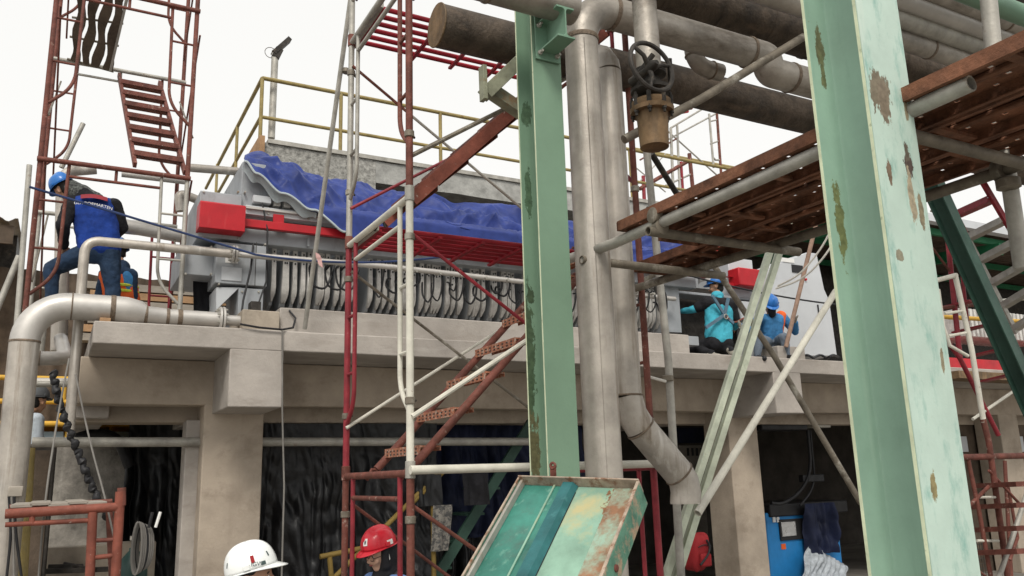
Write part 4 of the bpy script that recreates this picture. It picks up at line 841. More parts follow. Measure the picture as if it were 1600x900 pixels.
# ------------------------------------------------------------------ second press and control cabinet behind the two workers
sp_ = thing('rear_filter_press', 'second grey press with red guards behind the kneeling worker', 'filter press', at(1150, 520, Y=9.9))
YP = 9.6
pxbox('red_guard', sp_, K['red'], 1155, 1189, 417, 449, YP-.25, YP, .02)
pxbox('red_guard', sp_, K['red'], 1118, 1152, 384, 400, YP+.1, YP+.4, .02)
pxbox('red_bar', sp_, K['red'], 1040, 1156, 421, 434, YP-.12, YP-.05, .006)
pxbox('red_bar', sp_, K['red'], 1125, 1156, 440, 448, YP-.12, YP-.05, .006)
pxbox('head_block', sp_, K['cabinet'], 1140, 1178, 402, 470, YP, YP+1, .01)
pxbox('dark_bay', sp_, K['darkmetal'], 1045, 1185, 445, 545, YP+.35, YP+.9, .01)
pxbox('top_beam', sp_, K['grey'], 1020, 1180, 450, 470, YP-.02, YP+.3, .01)
pxbox('step_block', sp_, K['cabinet'], 1157, 1180, 470, 500, YP-.1, YP+.4, .01)
pxbox('plinth_panel', sp_, K['grey'], 1064, 1092, 524, 540, 8.95, 9.1, .006)
cb = thing('control_cabinet', 'pale grey sloped control cabinet with a small dark window', 'cabinet', at(1250, 555, Y=9.3))
poly = [(1196, 556), (1192, 470), (1202, 418), (1262, 394), (1276, 396), (1288, 452), (1296, 470), (1308, 556)]
pa = [at(x, y, Y=9.35) for x, y in poly]; n = len(pa)
obj('shell', MB().add([p for p in pa]+[p+V(.0, .8, 0) for p in pa], [tuple(range(n)), tuple(range(n, 2*n))[::-1]]+[(i, (i+1) % n, n+(i+1) % n, n+i) for i in range(n)]), K['cabinet'], cb, bevel=.01, smooth=False)
pxbox('window', cb, K['black'], 1238, 1255, 413, 427, 9.335, 9.349, .002)
pxbox('name_plate', cb, K['white'], 1220, 1241, 402, 411, 9.338, 9.349, .001)
pxbox('seam', cb, K['black'], 1278, 1280, 476, 492, 9.34, 9.349, .001)
obj('knob', MB()._lathe(at(1258, 437, Y=9.35), V(0,-1,0), [(0,.02),(.03,.02),(.032,.014)], 10), K['red'], cb)
tag(obj('hose_heap', MB().tube([at(1250+60*t, 560-5*abs(math.sin(t*9)), Y=9.0+.1*math.sin(t*14)) for t in [i/30 for i in range(31)]], .02, 8), K['black']), 'small heap of black hose lying on the platform edge', 'hose')
# far plates of another press seen at the right edge
fp3 = thing('far_filter_press', 'row of pale filter plates at the right edge behind the yellow tube', 'filter press', at(1560, 540, Y=9.6))
for k in range(22):
    x = at(1505, 500, Y=9.7).x+k*.13; o = obj('filter_plate', MB().box(x, x+.07, 9.7, 10.5, at(1550, 528, Y=9.7).z, at(1550, 486, Y=9.7).z), K['plate'], fp3, bevel=.01)
a_ = at(1470, 565, Y=9.6)
obj('red_base', MB().box(a_.x, a_.x+6, 9.55, 10.4, ZT, ZT+.35), K['red'], fp3, bevel=.01)
tag(obj('far_walkway', wavy_box(12.6, 22, 8.2, 8.58, 3.3, 3.42, 20), K['brass']), 'ochre walkway edge along the platform at the far right', 'walkway')
# ------------------------------------------------------------------ pipes at the left
ep = thing('elbow_pipe', 'thick stainless pipe with a wide elbow and reducer lying on the platform edge', 'pipe', (-.62, 8.82, 0))
EY = 8.82; ez = at(150, 481, Y=EY).z; ex = at(16, 760, Y=EY).x
er = .128
arc = [V(ex+.36-.36*math.cos(q), EY, ez-.36+.36*math.sin(q)) for q in [math.pi/2*i/12 for i in range(13)]]
tube('riser', ep, K['steel'], [(ex, EY, 0), (ex, EY, ez-.36)], er, 28)
tube('elbow', ep, K['steel_x'], arc, er, 28)
xr0, xr1, xr2, xfl = at(176, 483, Y=EY).x, at(228, 488, Y=EY).x, at(262, 492, Y=EY).x, at(346, 497, Y=EY).x
tube('run', ep, K['steel_x'], [(ex+.36, EY, ez), (xr0, EY, ez)], er, 28)
tube('reducer', ep, K['steel_x'], [(xr0, EY, ez), (xr0+.12, EY, ez-.003), (xr0+.24, EY, ez-.02), (xr1, EY, ez-.035), (xr2, EY, ez-.045)], [er, er, er*.9, er*.66, er*.62], 28)
tube('run', ep, K['steel_x'], [(xr2, EY, ez-.045), (xfl+.02, EY, ez-.045)], er*.6, 24)
ring(ep, (ex, EY, ez-.36), ZA, er, .02); ring(ep, (ex+.36, EY, ez), XA, er, .012); ring(ep, (xr0, EY, ez), XA, er, .045)
ring(ep, (xr1, EY, ez-.035), XA, er*.66, .03); ring(ep, (xr2, EY, ez-.045), XA, er*.62, .03); ring(ep, (at(281, 495, Y=EY).x, EY, ez-.045), XA, er*.6, .045)
flange(ep, (xfl, EY, ez-.045), XA, er*.6, .135, bolts=8)
tube('outlet', ep, K['steel_x'], [(xfl, EY, ez-.045), (1.62, EY, ez-.045)], er*.42, 18)
tag(obj('wood_wedge', MB().box(at(155, 497, Y=EY).x, at(172, 497, Y=EY).x, 8.66, 8.9, ZT+.001, ZT+.04), K['wood'], bevel=.004), 'small wooden wedge under the stainless elbow pipe', 'wedge')
vr = thing('vertical_pipe', 'upright steel pipe behind the bent worker with a top elbow', 'pipe', at(95, 560, Y=9.75))
tube('riser', vr, K['steel'], [at(92, 556, Y=10.5), at(97, 268, Y=10.5), at(150, 264, Y=10.5)], .064, 18, rad=.14)
tube('lower_sleeve', vr, K['steel'], [at(92, 548, Y=10.5), at(95, 418, Y=10.5)], .088, 20)
ub = thing('return_bend', 'stainless U bend pipe below the thick elbow pipe', 'pipe', at(70, 570, Y=9.4))
tube('bend', ub, K['steel_x'], [at(20, 560, Y=9.3), at(72, 560, Y=9.3), at(103, 560, Y=9.6), at(95, 530, Y=10.3)], .07, 18, rad=.14); ring(ub, at(60, 560, Y=9.3), XA, .071, .03)
for lb, pts, r, m, Y in [('steel pipe run behind the bent worker at hip height', [(190, 352), (312, 374)], .085, 'steel_x', 10.7),
        ('short steel pipe stub left of the tower bar at head height', [(296, 262), (372, 268)], .05, 'steel', 10.0),
        ('grey pipe with an elbow inside the left tower above the press', [(282, 330), (278, 300), (318, 316)], .055, 'steel', 10.6),
        ('long grey horizontal pipe under the platform in the shade', [(50, 691), (830, 690)], .05, 'galv', 9.72),
        ('thin grey pipe below the U bend at the left', [(40, 600), (128, 600)], .035, 'galv', 10.2),
        ('short bright pipe crossing behind the thin risers at the left', [(40, 597), (125, 598)], .05, 'steel_x', 10.9),
        ('grey tube rising at the left edge in front of the shed wall', [(38, 690), (44, 580)], .06, 'galv', 9.9),
        ('thin tube between the left pipes and the wall', [(60, 560), (66, 500)], .05, 'galv', 10.2)]:
    o = tube('steel_pipe', None, K[m], px(pts, Y=Y), r, 16, rad=.1 if len(pts) > 2 else 0); tag(o, lb, 'pipe')
# ropes, cables
def sag(a, b, s, n=16): return [a.lerp(b, i/n)-V(0, 0, 4*s*(i/n)*(1-i/n)) for i in range(n+1)]
tag(obj('blue_rope', MB().tube(sag(at(46, 292, Y=8.9), at(400, 398, Y=8.85), .0)+sag(at(400, 398, Y=8.85), at(700, 400, Y=8.2), .08)[1:], .012, 6), K['rope_blue']), 'dark blue rope stretched from the left tower across the press', 'rope')
tag(obj('black_cable', MB().tube(sag(at(1075, 430, Y=9.0), at(1310, 476, Y=8.9), .05), .013, 6), K['black']), 'black cable strung across behind the two seated workers', 'cable')
for lb, p_ in (('upper white cable loop hanging beside the large column', [(1310, 330, 4.5), (1290, 380, 4.6), (1250, 430, 4.8), (1215, 447, 5.0)]), ('lower white cable loop hanging beside the large column', [(1312, 362, 4.5), (1290, 400, 4.6), (1255, 437, 4.8), (1212, 451, 5.0)])):
    tag(obj('white_cable', MB().tube(bend([at(x, y, Y=Y) for x, y, Y in p_], .3), .009, 6), K['rope_white']), lb, 'cable')
tag(obj('drop_cable', MB().tube([at(441, 515, Y=8.57), at(441, 640, Y=8.57), at(444, 760, Y=8.57), at(440, 905, Y=8.56)], .009, 6), K['rope_grey']), 'grey cable hanging down the front of the platform', 'cable')
tag(obj('ledge_cable', MB().tube([at(375, 511, Y=8.58)+V(0,.0,.03), at(405, 514, Y=8.57)+V(0,0,.015), at(441, 515, Y=8.57), at(458, 512, Y=8.65), at(462, 497, Y=8.72), at(452, 485, Y=8.76)], .011, 6), K['black']), 'black cable lying along the top of the platform edge', 'cable')
tag(obj('drop_cable', MB().tube(bend([at(108, 560, Y=8.4), at(92, 640, Y=8.3), at(70, 780, Y=8.1), at(60, 905, Y=8)], .4), .0085, 6), K['rope_grey']), 'grey cable hanging left of the platform end', 'cable')
tag(obj('drop_cable', MB().tube(bend([at(118, 585, Y=8.4), at(140, 690, Y=8.3), at(165, 780, Y=8.1), at(180, 850, Y=8)], .4), .008, 6), K['rope_grey']), 'grey cable slanting down right of the taped hose', 'cable')
hp = []
for i in range(130):
    t = i/129; q = at(82+20*math.sin(t*1.2)+ (t**1.5)*80, 580+255*t, Y=8.45); hp.append(q+V(.010*math.sin(i*.8), .008*math.cos(i*.6), 0))
tag(obj('taped_hose', MB().tube(hp, [.03+.007*math.sin(i*.9)+.005*math.sin(i*1.7) for i in range(130)], 10), K['black']), 'lumpy black taped hose hanging at the left of the platform', 'hose')
# ================================================================== under the platform
def drape(x0, x1, y, z0, z1, seed, depth=.12, nu=90, nv=40, fold=5.0):
    def fn(u, v):
        x = x0+(x1-x0)*u; h = z1-z0; z = z1-h*v
        a = .35+.65*min(1, v*2.5)
        d = depth*a*(nz((x*fold*.5+.4*nz((x, z*1.2, seed)), z*.3, seed))+.5*(.3-abs(nz((x*fold*1.1, z*.5+seed, seed*2))))*2+.22*(.3-abs(nz((x*7+z*2, z*3, seed+5))))*2+.05*nz((x*9, z*9, seed+8)))
        return (x+.05*nz((z*2, x*2, seed+3)), y+d, z)
    return MB().grid(fn, nu, nv)
for lb, x0, x1, y, z0, z1, sd, m in [('black plastic sheet hanging behind the second column bay beside the cable', 2.1, 4.35, 9.98, .02, 2.68, 1.1, 'plastic_black'),
        ('black plastic sheet hanging between the concrete column and the old wall', .88, 1.75, 12.4, .02, 3.2, 4.2, 'plastic_black'),
        ('dark blue sheet hanging in the shade behind the scaffold tower', 4.3, 6.9, 10.5, 1.2, 2.9, 7.7, 'tarp_dark'),
        ('black plastic sheet bunched low behind the scaffold stair', 4.2, 5.6, 10.9, .02, 2.2, 9.3, 'plastic_black')]:
    tag(obj('plastic_sheet', drape(x0, x1, y, z0, z1, sd, .2, 150, 90), K[m], ang=180), lb, 'sheet')
bs = tag(obj('black_cloth', drape(at(303, 460, Y=9.6).x, at(337, 460, Y=9.6).x, 9.6, 3.56, at(320, 434, Y=9.6).z, 2.2, .05, 20, 20, 12), K['cloth_black'], ang=180), 'black cloth hanging under the grey press head', 'cloth')
# dark green steel stair frame and yellow tubes behind the scaffold
sf = thing('green_stair_frame', 'dark green steel stair in the shade below the platform', 'stair', (5.5, 10.2, 0))
for dy in (0, .75): obj('stringer', MB().bar(at(680, 905, Y=9.9+dy), at(830, 660, Y=9.9+dy), .05, .13), K['dark_green'], sf)
for k in range(6):
    p = at(690, 890, Y=9.95).lerp(at(825, 670, Y=9.95), k/5.5); obj('tread', MB().box(p.x-.13, p.x+.13, 9.93, 10.62, p.z, p.z+.03), K['dark_green'], sf)
yt = thing('yellow_trestle', 'yellow tube trestle with shade put in its colour behind the scaffold', 'trestle', at(670, 905, Y=9.75))
for pts in ([(676, 742), (678, 905)], [(520, 905), (690, 735)], [(515, 870), (518, 905)], [(640, 790), (700, 730)], [(500, 870), (600, 850)]): tube('tube', yt, K['yellow_shaded'], px(pts, Y=9.7), .03)
for lb, xa, xb, ya, yb, Y, m in [('checked cloth hanging on the yellow trestle', 674, 704, 790, 860, 9.6, 'check'), ('crumpled dark cloth hanging beside the green stair', 722, 765, 740, 788, 9.6, 'cloth_black'), ('small crumpled grey sheet hanging high on the trestle', 650, 690, 742, 790, 9.65, 'plastic_black')]:
    a, b = at(xa, ya, Y=Y), at(xb, yb, Y=Y); tag(obj('hanging_cloth', drape(a.x, b.x, Y, b.z, a.z, Y*3+xa, .09, 24, 30, 9), K[m], ang=180), lb, 'cloth')
# blue machine and wrapped load at lower right
bm_ = thing('blue_compressor', 'blue machine cabinet with a foil covered panel under the platform', 'machine', at(1245, 905, Y=10.6))
pxbox('body', bm_, K['blue_box'], 1206, 1320, 801, 1010, 10.6, 11.8, .03)
pxbox('black_top', bm_, K['black'], 1203, 1325, 788, 800, 10.55, 11.9, .02)
pxbox('foil_panel', bm_, K['foil'], 1222, 1244, 816, 837, 10.55, 10.6, .006)
pxbox('panel_frame', bm_, K['black'], 1219, 1256, 812, 842, 10.57, 10.602, .004)
for k in range(2): pxbox('meter', bm_, K['white'], 1208+k*6, 1212+k*6, 808, 816, 10.58, 10.6, .002)
pxbox('sticker', bm_, K['orange_vis'], 1221, 1228, 850, 858, 10.592, 10.6, .001)
cl = at(1285, 820, Y=10.45)
tag(obj('dark_blue_cover', drape(at(1262, 830, Y=10.4).x, at(1306, 830, Y=10.4).x, 10.4, at(1280, 866, Y=10.4).z, at(1280, 786, Y=10.4).z, 3.9, .2, 40, 40, 9), K['tarp_dark'], ang=180), 'dark blue cover hanging over the blue machine', 'cover')
pw = mat('clear_crinkled_plastic', (.42,.46,.50), .2, var=.3, vscale=8, bump=.8, bscale=18)
def wrapf(u, v):
    p = at(1245+78*u+22*v*(1-u), 910-(60-34*u)*v, Y=10.2+.25*v); return p+V(0, .12*nz((u*3, v*2, 2))-.014*math.sin(u*52+v*5), 0)
tag(obj('plastic_wrap', MB().grid(wrapf, 70, 24), pw, ang=180), 'crinkled clear plastic wrap at the foot of the blue machine', 'plastic wrap')
cable = lambda pts, Y, r, nm, lb: tag(obj(nm, MB().tube(bend(px(pts, Y=Y), .5), r, 7), K['black']), lb, 'cable')
cable([(1262, 672), (1268, 740), (1245, 775), (1220, 788), (1205, 786)], 10.3, .03, 'black_hose', 'black hose drooping from the ceiling to the blue machine')
cable([(1266, 672), (1274, 760), (1250, 790)], 10.35, .02, 'black_hose', 'second thin black hose beside the drooping one')
pxb = thing('ceiling_duct', 'dark duct fixed under the platform near the second column', 'duct', at(1230, 660, Y=10.2))
pxbox('duct', pxb, K['black'], 1190, 1262, 655, 672, 10.1, 10.5, .02); pxbox('lamp_box', pxb, K['galv'], 1272, 1298, 657, 668, 10.1, 10.3, .01); pxbox('hanger', pxb, K['black'], 1255, 1288, 742, 752, 10.3, 10.4, .01)
# red bag behind the struts
rb_ = thing('red_bag', 'red rounded bag lying behind the slotted struts', 'bag', at(1088, 900, Y=7.5))
c = at(1088, 862, Y=7.5)
def bagf(u, v):
    q, w_ = 2*math.pi*u, math.pi*(v-.5); k = 1+.08*nz((math.cos(q)*2, math.sin(q)*2, v*4))
    sq = lambda t: math.copysign(abs(t)**.65, t)
    return c+V(.125*sq(math.cos(w_))*sq(math.cos(q))*k+.03*math.sin(w_), .13*sq(math.cos(w_))*sq(math.sin(q))*k, .20*sq(math.sin(w_))*k-.02*math.cos(q*3)*math.cos(w_))
obj('shell', MB().grid(bagf, 33, 21), K['red_cloth'], rb_, ang=180)
obj('pocket', MB().box(c.x-.07, c.x+.08, c.y-.16, c.y-.12, c.z-.15, c.z-.01), K['red_cloth'], rb_, bevel=.03)
obj('zip', MB().tube([c+V(-.09+.02*i, -.145, .06+.02*math.sin(i*.35)) for i in range(10)], .006, 6), K['black'], rb_)
obj('strap', MB().tube([c+V(-.1+.16*math.sin(t*2.2), -.17+.02*t, -.12+.25*t) for t in [i/10 for i in range(11)]], .012, 6), K['black'], rb_)
# rooms behind the right bays: doors / sill frames
dr = thing('rear_door', 'pale panelled door in the dark under the platform', 'door', (7.2, 14.6, 0))
pxbox('leaf', dr, K['board'], 1062, 1104, 696, 900, 14.6, 14.68, .01); pxbox('sign', dr, K['tarp_dark'], 1060, 1100, 668, 692, 14.5, 14.56, .01)
for k in range(4): pxbox('slot', dr, K['black'], 1074+k*7, 1077+k*7, 700, 712, 14.585, 14.6, .001)
# window row at right
wr = thing('dark_window_row', 'dark wall with two pale windows behind the rusty scaffold ladder', 'wall', at(1530, 720, Y=9.95))
pxbox('wall', wr, K['roof_brown'], 1485, 1640, 640, 960, 10.05, 10.3, .01)
for x in (1494, 1560, 1582): pxbox('window', wr, K['cabinet'], x, x+18, 682, 706, 10.0, 10.03, .004)
gx0 = at(1510, 845, Y=8.3)
gr = thing('wire_basket', 'rusty wire mesh basket on the ground at the lower right', 'basket', at(1530, 900, Y=8.3))
for i in range(9): tube('wire', gr, K['darkmetal'], [gx0+V(i*.06, 0, 0), gx0+V(i*.06, 0, -.6)], .005, 5)
for i in range(9): tube('wire', gr, K['darkmetal'], [gx0+V(0, 0, -i*.07), gx0+V(.5, 0, -i*.07)], .005, 5)

ec = thing('dark_cabinet', 'dark steel cabinet behind the pipes at the left edge', 'cabinet', at(45, 905, Y=10.4)); pxbox('body', ec, K['darkmetal'], 22, 76, 694, 1000, 10.35, 10.8, .02); pxbox('door_panel', ec, K['roof_brown'], 30, 68, 704, 1000, 10.335, 10.348, .004)
# ================================================================== green steel tray in the foreground
A, B, Cc = at(816, 757, D=3.45), at(1001, 764, D=3.12), at(716, 935, D=2.95)
u_ = (B-A); v_ = (Cc-A); n_ = u_.cross(v_).normalized()
if n_.dot(CAM-A) < 0: n_ = -n_
def tp2(u, v, h=0): return A+u_*u+v_*v+n_*h
K['tray_teal'] = mat('teal_panel_paint', (.045,.20,.155), .45, var=.3, vscale=5, bump=.12, bscale=30, dirt=((.07,.12,.10), 4, .55), streak=((.20,.38,.30), 9, .6, (1.5,1.5,.5)), col2=(.28,.3,.25), mscale=18, mth=.7, coat=.1)
K['tray_pale'] = mat('worn_pale_green_panel', (.23,.38,.29), .5, var=.25, vscale=4, bump=.15, bscale=30, dirt=((.42,.38,.2), 3.6, .53), streak=((.10,.28,.22), 6, .58, (1.5,1.5,.5)), spots=[(tuple(tp2(.90, .12)), (.07,.07,.22), (.24,.11,.05)), (tuple(tp2(.90, .35)), (.05,.05,.16), (.26,.13,.06))])
K['tray_blue'] = mat('teal_blue_ridge', (.025,.115,.12), .5, var=.3, vscale=6, bump=.12, streak=((.1,.3,.3), 9, .62, (1,1,.4)))
K['tray_rim'] = mat('scratched_green_rim', (.10,.24,.17), .55, var=.3, vscale=9, bump=.25, bscale=40, col2=(.36,.25,.17), mscale=14, mth=.56, dirt=((.3,.36,.28), 12, .62))
K['tray_edge'] = mat('rusty_pale_edge', (.40,.32,.25), .75, var=.3, vscale=14, bump=.3, col2=(.19,.09,.05), mscale=16, mth=.58)
tr = thing('steel_tray_panel', 'worn teal and pale green steel tray panel leaning in the foreground', 'panel', tp2(.5, 1, 0))
hgt = .032
def quadbox(nm, m, u0, u1, v0, v1, h0, h1, bevel=.003):
    P = [tp2(u, v, h) for u in (u0, u1) for v in (v0, v1) for h in (h0, h1)]
    return obj(nm, MB().add(P, [(0,1,3,2),(4,6,7,5),(0,4,5,1),(2,3,7,6),(0,2,6,4),(1,5,7,3)]), m, tr, bevel=bevel)
quadbox('sheet', K['tray_teal'], .02, .42, .0, 1.4, -.006, 0)
quadbox('sheet', K['tray_pale'], .50, .80, .0, 1.4, -.006, .001)
K['tray_rust'] = mat('rusted_panel_strip', (.26,.135,.075), .75, var=.35, vscale=7, bump=.25, bscale=30, col2=(.28,.40,.31), mscale=4.5, mth=.54, msoft=.07, dirt=((.13,.07,.045), 6, .55))
quadbox('rusted_sheet', K['tray_rust'], .80, .99, .0, 1.4, -.006, .001, 0)
P = [(.36, 0), (.385, .022), (.47, .022), (.50, .001)]
obj('ridge', MB().add([tp2(u, v, h) for v in (0, 1.4) for u, h in P]+[tp2(u, v, -.006) for v in (0, 1.4) for u in (.36, .50)], [(0,4,5,1),(1,5,6,2),(2,6,7,3),(0,1,2,3)]), K['tray_blue'], tr, smooth=False)
quadbox('scratch_rib', K['tray_pale'], .29, .305, .0, 1.4, .0005, .006, .001)
quadbox('gap', K['black'], .500, .506, .06, 1.1, .0012, .003, 0)
quadbox('top_rim', K['tray_edge'], -.01, 1.01, -.012, .0, -.02, hgt+.012)
quadbox('left_rim', K['tray_rim'], -.012, .0, .0, 1.4, -.02, hgt)
quadbox('left_lip', K['tray_edge'], -.012, .004, .0, 1.4, hgt+.0002, hgt+.006, .001)
quadbox('left_fold', K['galv'], .006, .03, .0, 1.4, .0, .028)
quadbox('right_rim', K['tray_rim'], .995, 1.012, .0, 1.4, -.07, hgt)
quadbox('right_lip', K['tray_edge'], .99, 1.012, .0, 1.4, hgt+.0002, hgt+.005, .001)
lg = tp2(.29, -.02, .02)
obj('lifting_lug', MB().obox(lg+V(0,0,.02), u_.normalized()*.014, n_*.004, V(0,0,.032)).tube([lg+V(0,0,.055)+u_.normalized()*.012*math.cos(q)+V(0,0,.012*math.sin(q)) for q in [i*.7 for i in range(10)]], .006, 6), K['tube_rust'], tr)
rv = tp2(1.013, .62, -.02); obj('rivet', MB()._lathe(rv, u_.normalized(), [(0,.014),(.005,.012),(.008,.003)], 12), K['tube_rust'], tr)

# ================================================================== orange scaffold and cylinder at the lower left
og = thing('orange_scaffold', 'orange red low scaffold frame with grey boards at the lower left', 'scaffold', at(100, 905, Y=7.2))
OY = 7.2
for pts, m, r, Y in [([(8,803),(188,792)],'tube_orange',.035,OY),([(188,768),(180,910)],'tube_orange',.036,OY),([(145,800),(140,910)],'tube_orange',.034,OY),([(8,820),(142,813)],'tube_orange',.018,OY),([(50,805),(50,818)],'tube_orange',.02,OY),([(142,845),(182,843)],'tube_rust',.016,OY),([(140,872),(178,868)],'tube_orange',.018,OY),([(190,762),(190,790)],'tube_rust',.032,OY),([(15,792),(175,783)],'tube_rust',.02,OY+.9),([(170,783),(176,905)],'tube_rust',.03,OY+.9)]:
    tube('tube', og, K[m], px(pts, Y=Y), r)
for k in range(5): 
    z_ = at(100, 797, Y=OY).z+.04; x_ = at(15+k*30, 797, Y=OY).x
    obj('board', MB().box(x_, x_+.14, OY+.05, OY+1.3, z_-.012+.01*(k % 2), z_+.012+.01*(k % 2)), K['board'], og, bevel=.004)
gcx = at(215, 860, Y=7.6)
gy = thing('gas_cylinder', 'dark green gas cylinder with a valve at the lower left', 'cylinder', (gcx.x-.02, 7.7, 0))
obj('tank', MB()._lathe(V(gcx.x-.02, 7.7, .0), ZA, [(0,.1),(.02,.115),(1.33,.115),(1.42,.1),(1.47,.06),(1.5,.035),(1.52,.035)], 20), mat('cylinder_green', (.02,.05,.045), .45, bump=.05), gy)
obj('valve', MB()._lathe(V(gcx.x-.02, 7.7, 1.52), ZA, [(0,.02),(.06,.02),(.06,.035),(.09,.035),(.09,.015),(.12,.015)], 10), K['galv'], gy)
cc = at(218, 850, Y=7.45); mb = MB()
cb_ = thing('cable_coil', 'grey welding cable coil hanging beside the gas cylinder', 'cable', at(218, 905, Y=7.45))
for k in range(7):
    pts = [cc+V(.05*math.sin(q)*(.7+.07*k)+.012*k-.02, -.02+.014*k, .2*math.cos(q)*(1-.03*k)-.03) for q in [i*math.pi/9 for i in range(19)]]
    obj('turn', MB().tube(pts, .0095, 6), K['rope_grey'] if k != 3 else K['black'], cb_)
for k in range(2): obj('clamp', MB().tube([cc+V(.06+.05*k, .0, .12), cc+V(.08+.06*k, .0, .24)], .012, 8), K['white_plastic'] if k else K['black'], cb_)
tag(tube('yellow_post', None, K['yellow'], px([(46, 700), (34, 905)], Y=9.3), .05), 'dull yellow post at the lower left behind the orange scaffold', 'post')
jb = thing('junction_box', 'pale junction box and cables at the lower left edge', 'box', at(25, 780, Y=8.7)); pxbox('box', jb, K['board'], 12, 36, 760, 776, 8.6, 8.8, .01)
for k in range(3): tube('cable', jb, K['black'] if k != 1 else K['rope_grey'], bend(px([(14+k*4, 776), (18+k*3, 830), (10+k*12, 905)], Y=8.6), .3), .012, 6)
tag(obj('tool_heap', MB().bar(at(65, 893, Y=10.8), at(175, 889, Y=10.8), .1, .05).bar(at(75, 885, Y=10.9), at(130, 884, Y=10.9), .06, .04).bar(at(100, 880, Y=10.95), at(150, 890, Y=10.7), .03, .03), K['darkmetal'], bevel=.005), 'small heap of dark steel offcuts on the low wall', 'steel offcuts')
tag(tube('black_duct_hose', None, K['black'], bend(px([(110, 688), (150, 676), (185, 684), (203, 730)], Y=11.8), .5), .07, 12), 'thick black hose arching in front of the yellow machine', 'hose')
# ================================================================== people
tex = bpy.data.textures.new('folds', 'CLOUDS'); tex.noise_scale = .09; tex.noise_depth = 3
def blob(name, caps, m, parent, vox=.014, disp=.0, smooth=4):
    mb = MB()
    for a, b, ra, rb in caps: mb.capsule(a, b, ra, rb)
    o = obj(name, mb, m, parent, recalc=False)
    r = o.modifiers.new('join', 'REMESH'); r.mode = 'VOXEL'; r.voxel_size = vox; r.use_smooth_shade = True
    s = o.modifiers.new('smooth', 'SMOOTH'); s.iterations = smooth; s.factor = .5
    if disp:
        d = o.modifiers.new('folds', 'DISPLACE'); d.texture = tex; d.texture_coords = 'GLOBAL'; d.strength = disp; d.mid_level = .5
    return o
def hand(wr, dr, side, nrm, s=1.0, curl=.5):
    """palm and five fingers as capsules: wrist, pointing direction, thumb side, palm normal"""
    dr, side, nrm = dr.normalized(), side.normalized(), nrm.normalized(); c = []
    pal = wr+dr*.05*s
    for k in (-1, 0, 1): c.append((wr+side*k*.012*s, wr+dr*.085*s+side*k*.026*s, .017*s, .015*s))
    for k, L in zip((-1.5, -.5, .5, 1.5), (.055, .072, .078, .068)):
        b = wr+dr*.088*s+side*k*.02*s; m_ = b+(dr*math.cos(curl)+nrm*math.sin(curl))*L*.55*s; e = m_+(dr*math.cos(curl*2.2)+nrm*math.sin(curl*2.2))*L*.5*s
        c += [(b, m_, .0098*s, .009*s), (m_, e, .009*s, .0075*s)]
    b = wr+dr*.03*s+side*.03*s; m_ = b+(dr*.6+side*.8+nrm*.2).normalized()*.045*s; c += [(b, m_, .013*s, .011*s), (m_, m_+(dr*.9+side*.2+nrm*.4).normalized()*.035*s, .011*s, .009*s)]
    return c
def helmet(par, c, fw, upv, m, stickers=(), L=.143, W=.115, H=.135):
    fw = (fw-upv*fw.dot(upv)).normalized(); upv = upv.normalized(); sd = fw.cross(upv)
    def sh(u, v):
        q = 2*math.pi*u; e = math.pi/2*v; r = math.cos(e)**.82
        x, y, z = math.cos(q)*L*r, math.sin(q)*W*r, H*math.sin(e)**.92
        rg = math.exp(-(y/.022)**2)*.012*min(1, v*3)*(1 if True else 0)
        rg -= math.exp(-((abs(y)-.045)/.012)**2)*.005*min(1, v*2)
        return c+fw*x+sd*y+upv*(z+rg)
    h = obj('helmet', MB().grid(sh, 49, 20), m, par, ang=60); s = h.modifiers.new('thick', 'SOLIDIFY'); s.thickness = .004
    mb = MB()
    def br(u, v):
        q = 2*math.pi*u; fr = max(0, math.cos(q))**1.6; w_ = (.010+.040*fr)*v
        return c+fw*(math.cos(q)*(L+w_))+sd*(math.sin(q)*(W+w_*.6))+upv*(-.002-.022*v*fr+.002*math.cos(math.pi*v))
    b = obj('brim', MB().grid(br, 49, 5), m, h, ang=60); s = b.modifiers.new('thick', 'SOLIDIFY'); s.thickness = .005
    for sg in (-1, 1): obj('slot_block', MB().obox(c+sd*sg*(W+.004)+upv*.018, fw*.018, sd*.006, upv*.014), m, h, bevel=.003)
    for (q, e, w_, hh, mt) in stickers:
        def on(a, b_, off=.0025):
            r = math.cos(b_)**.82; return c+fw*(math.cos(a)*(L+off)*r)+sd*(math.sin(a)*(W+off)*r)+upv*(H*math.sin(b_)**.92+off*.5)
        obj('sticker', MB().grid(lambda u, v: on(q-w_+2*w_*u, e+hh*v), 6, 4), mt, h)
    return h, fw, sd, upv
def standing(loc, fw, hgt=1.66):
    """joints of a standing figure"""
    fw = fw.normalized(); sd = fw.cross(ZA); k = hgt/1.75; J = {}
    J['pel'] = loc+ZA*.95*k; J['neck'] = loc+ZA*1.46*k-fw*.01; J['head'] = loc+ZA*1.62*k+fw*.02
    for n, s in (('L', -1), ('R', 1)):
        J['hip'+n] = loc+ZA*.92*k+sd*s*.09*k; J['kn'+n] = loc+ZA*.5*k+sd*s*.1*k+fw*.02; J['an'+n] = loc+ZA*.08*k+sd*s*.11*k-fw*.02
        J['sh'+n] = loc+ZA*1.4*k+sd*s*.185*k; J['el'+n] = loc+ZA*1.12*k+sd*s*.24*k-fw*.02; J['wr'+n] = loc+ZA*.92*k+sd*s*.2*k+fw*.14
    return J
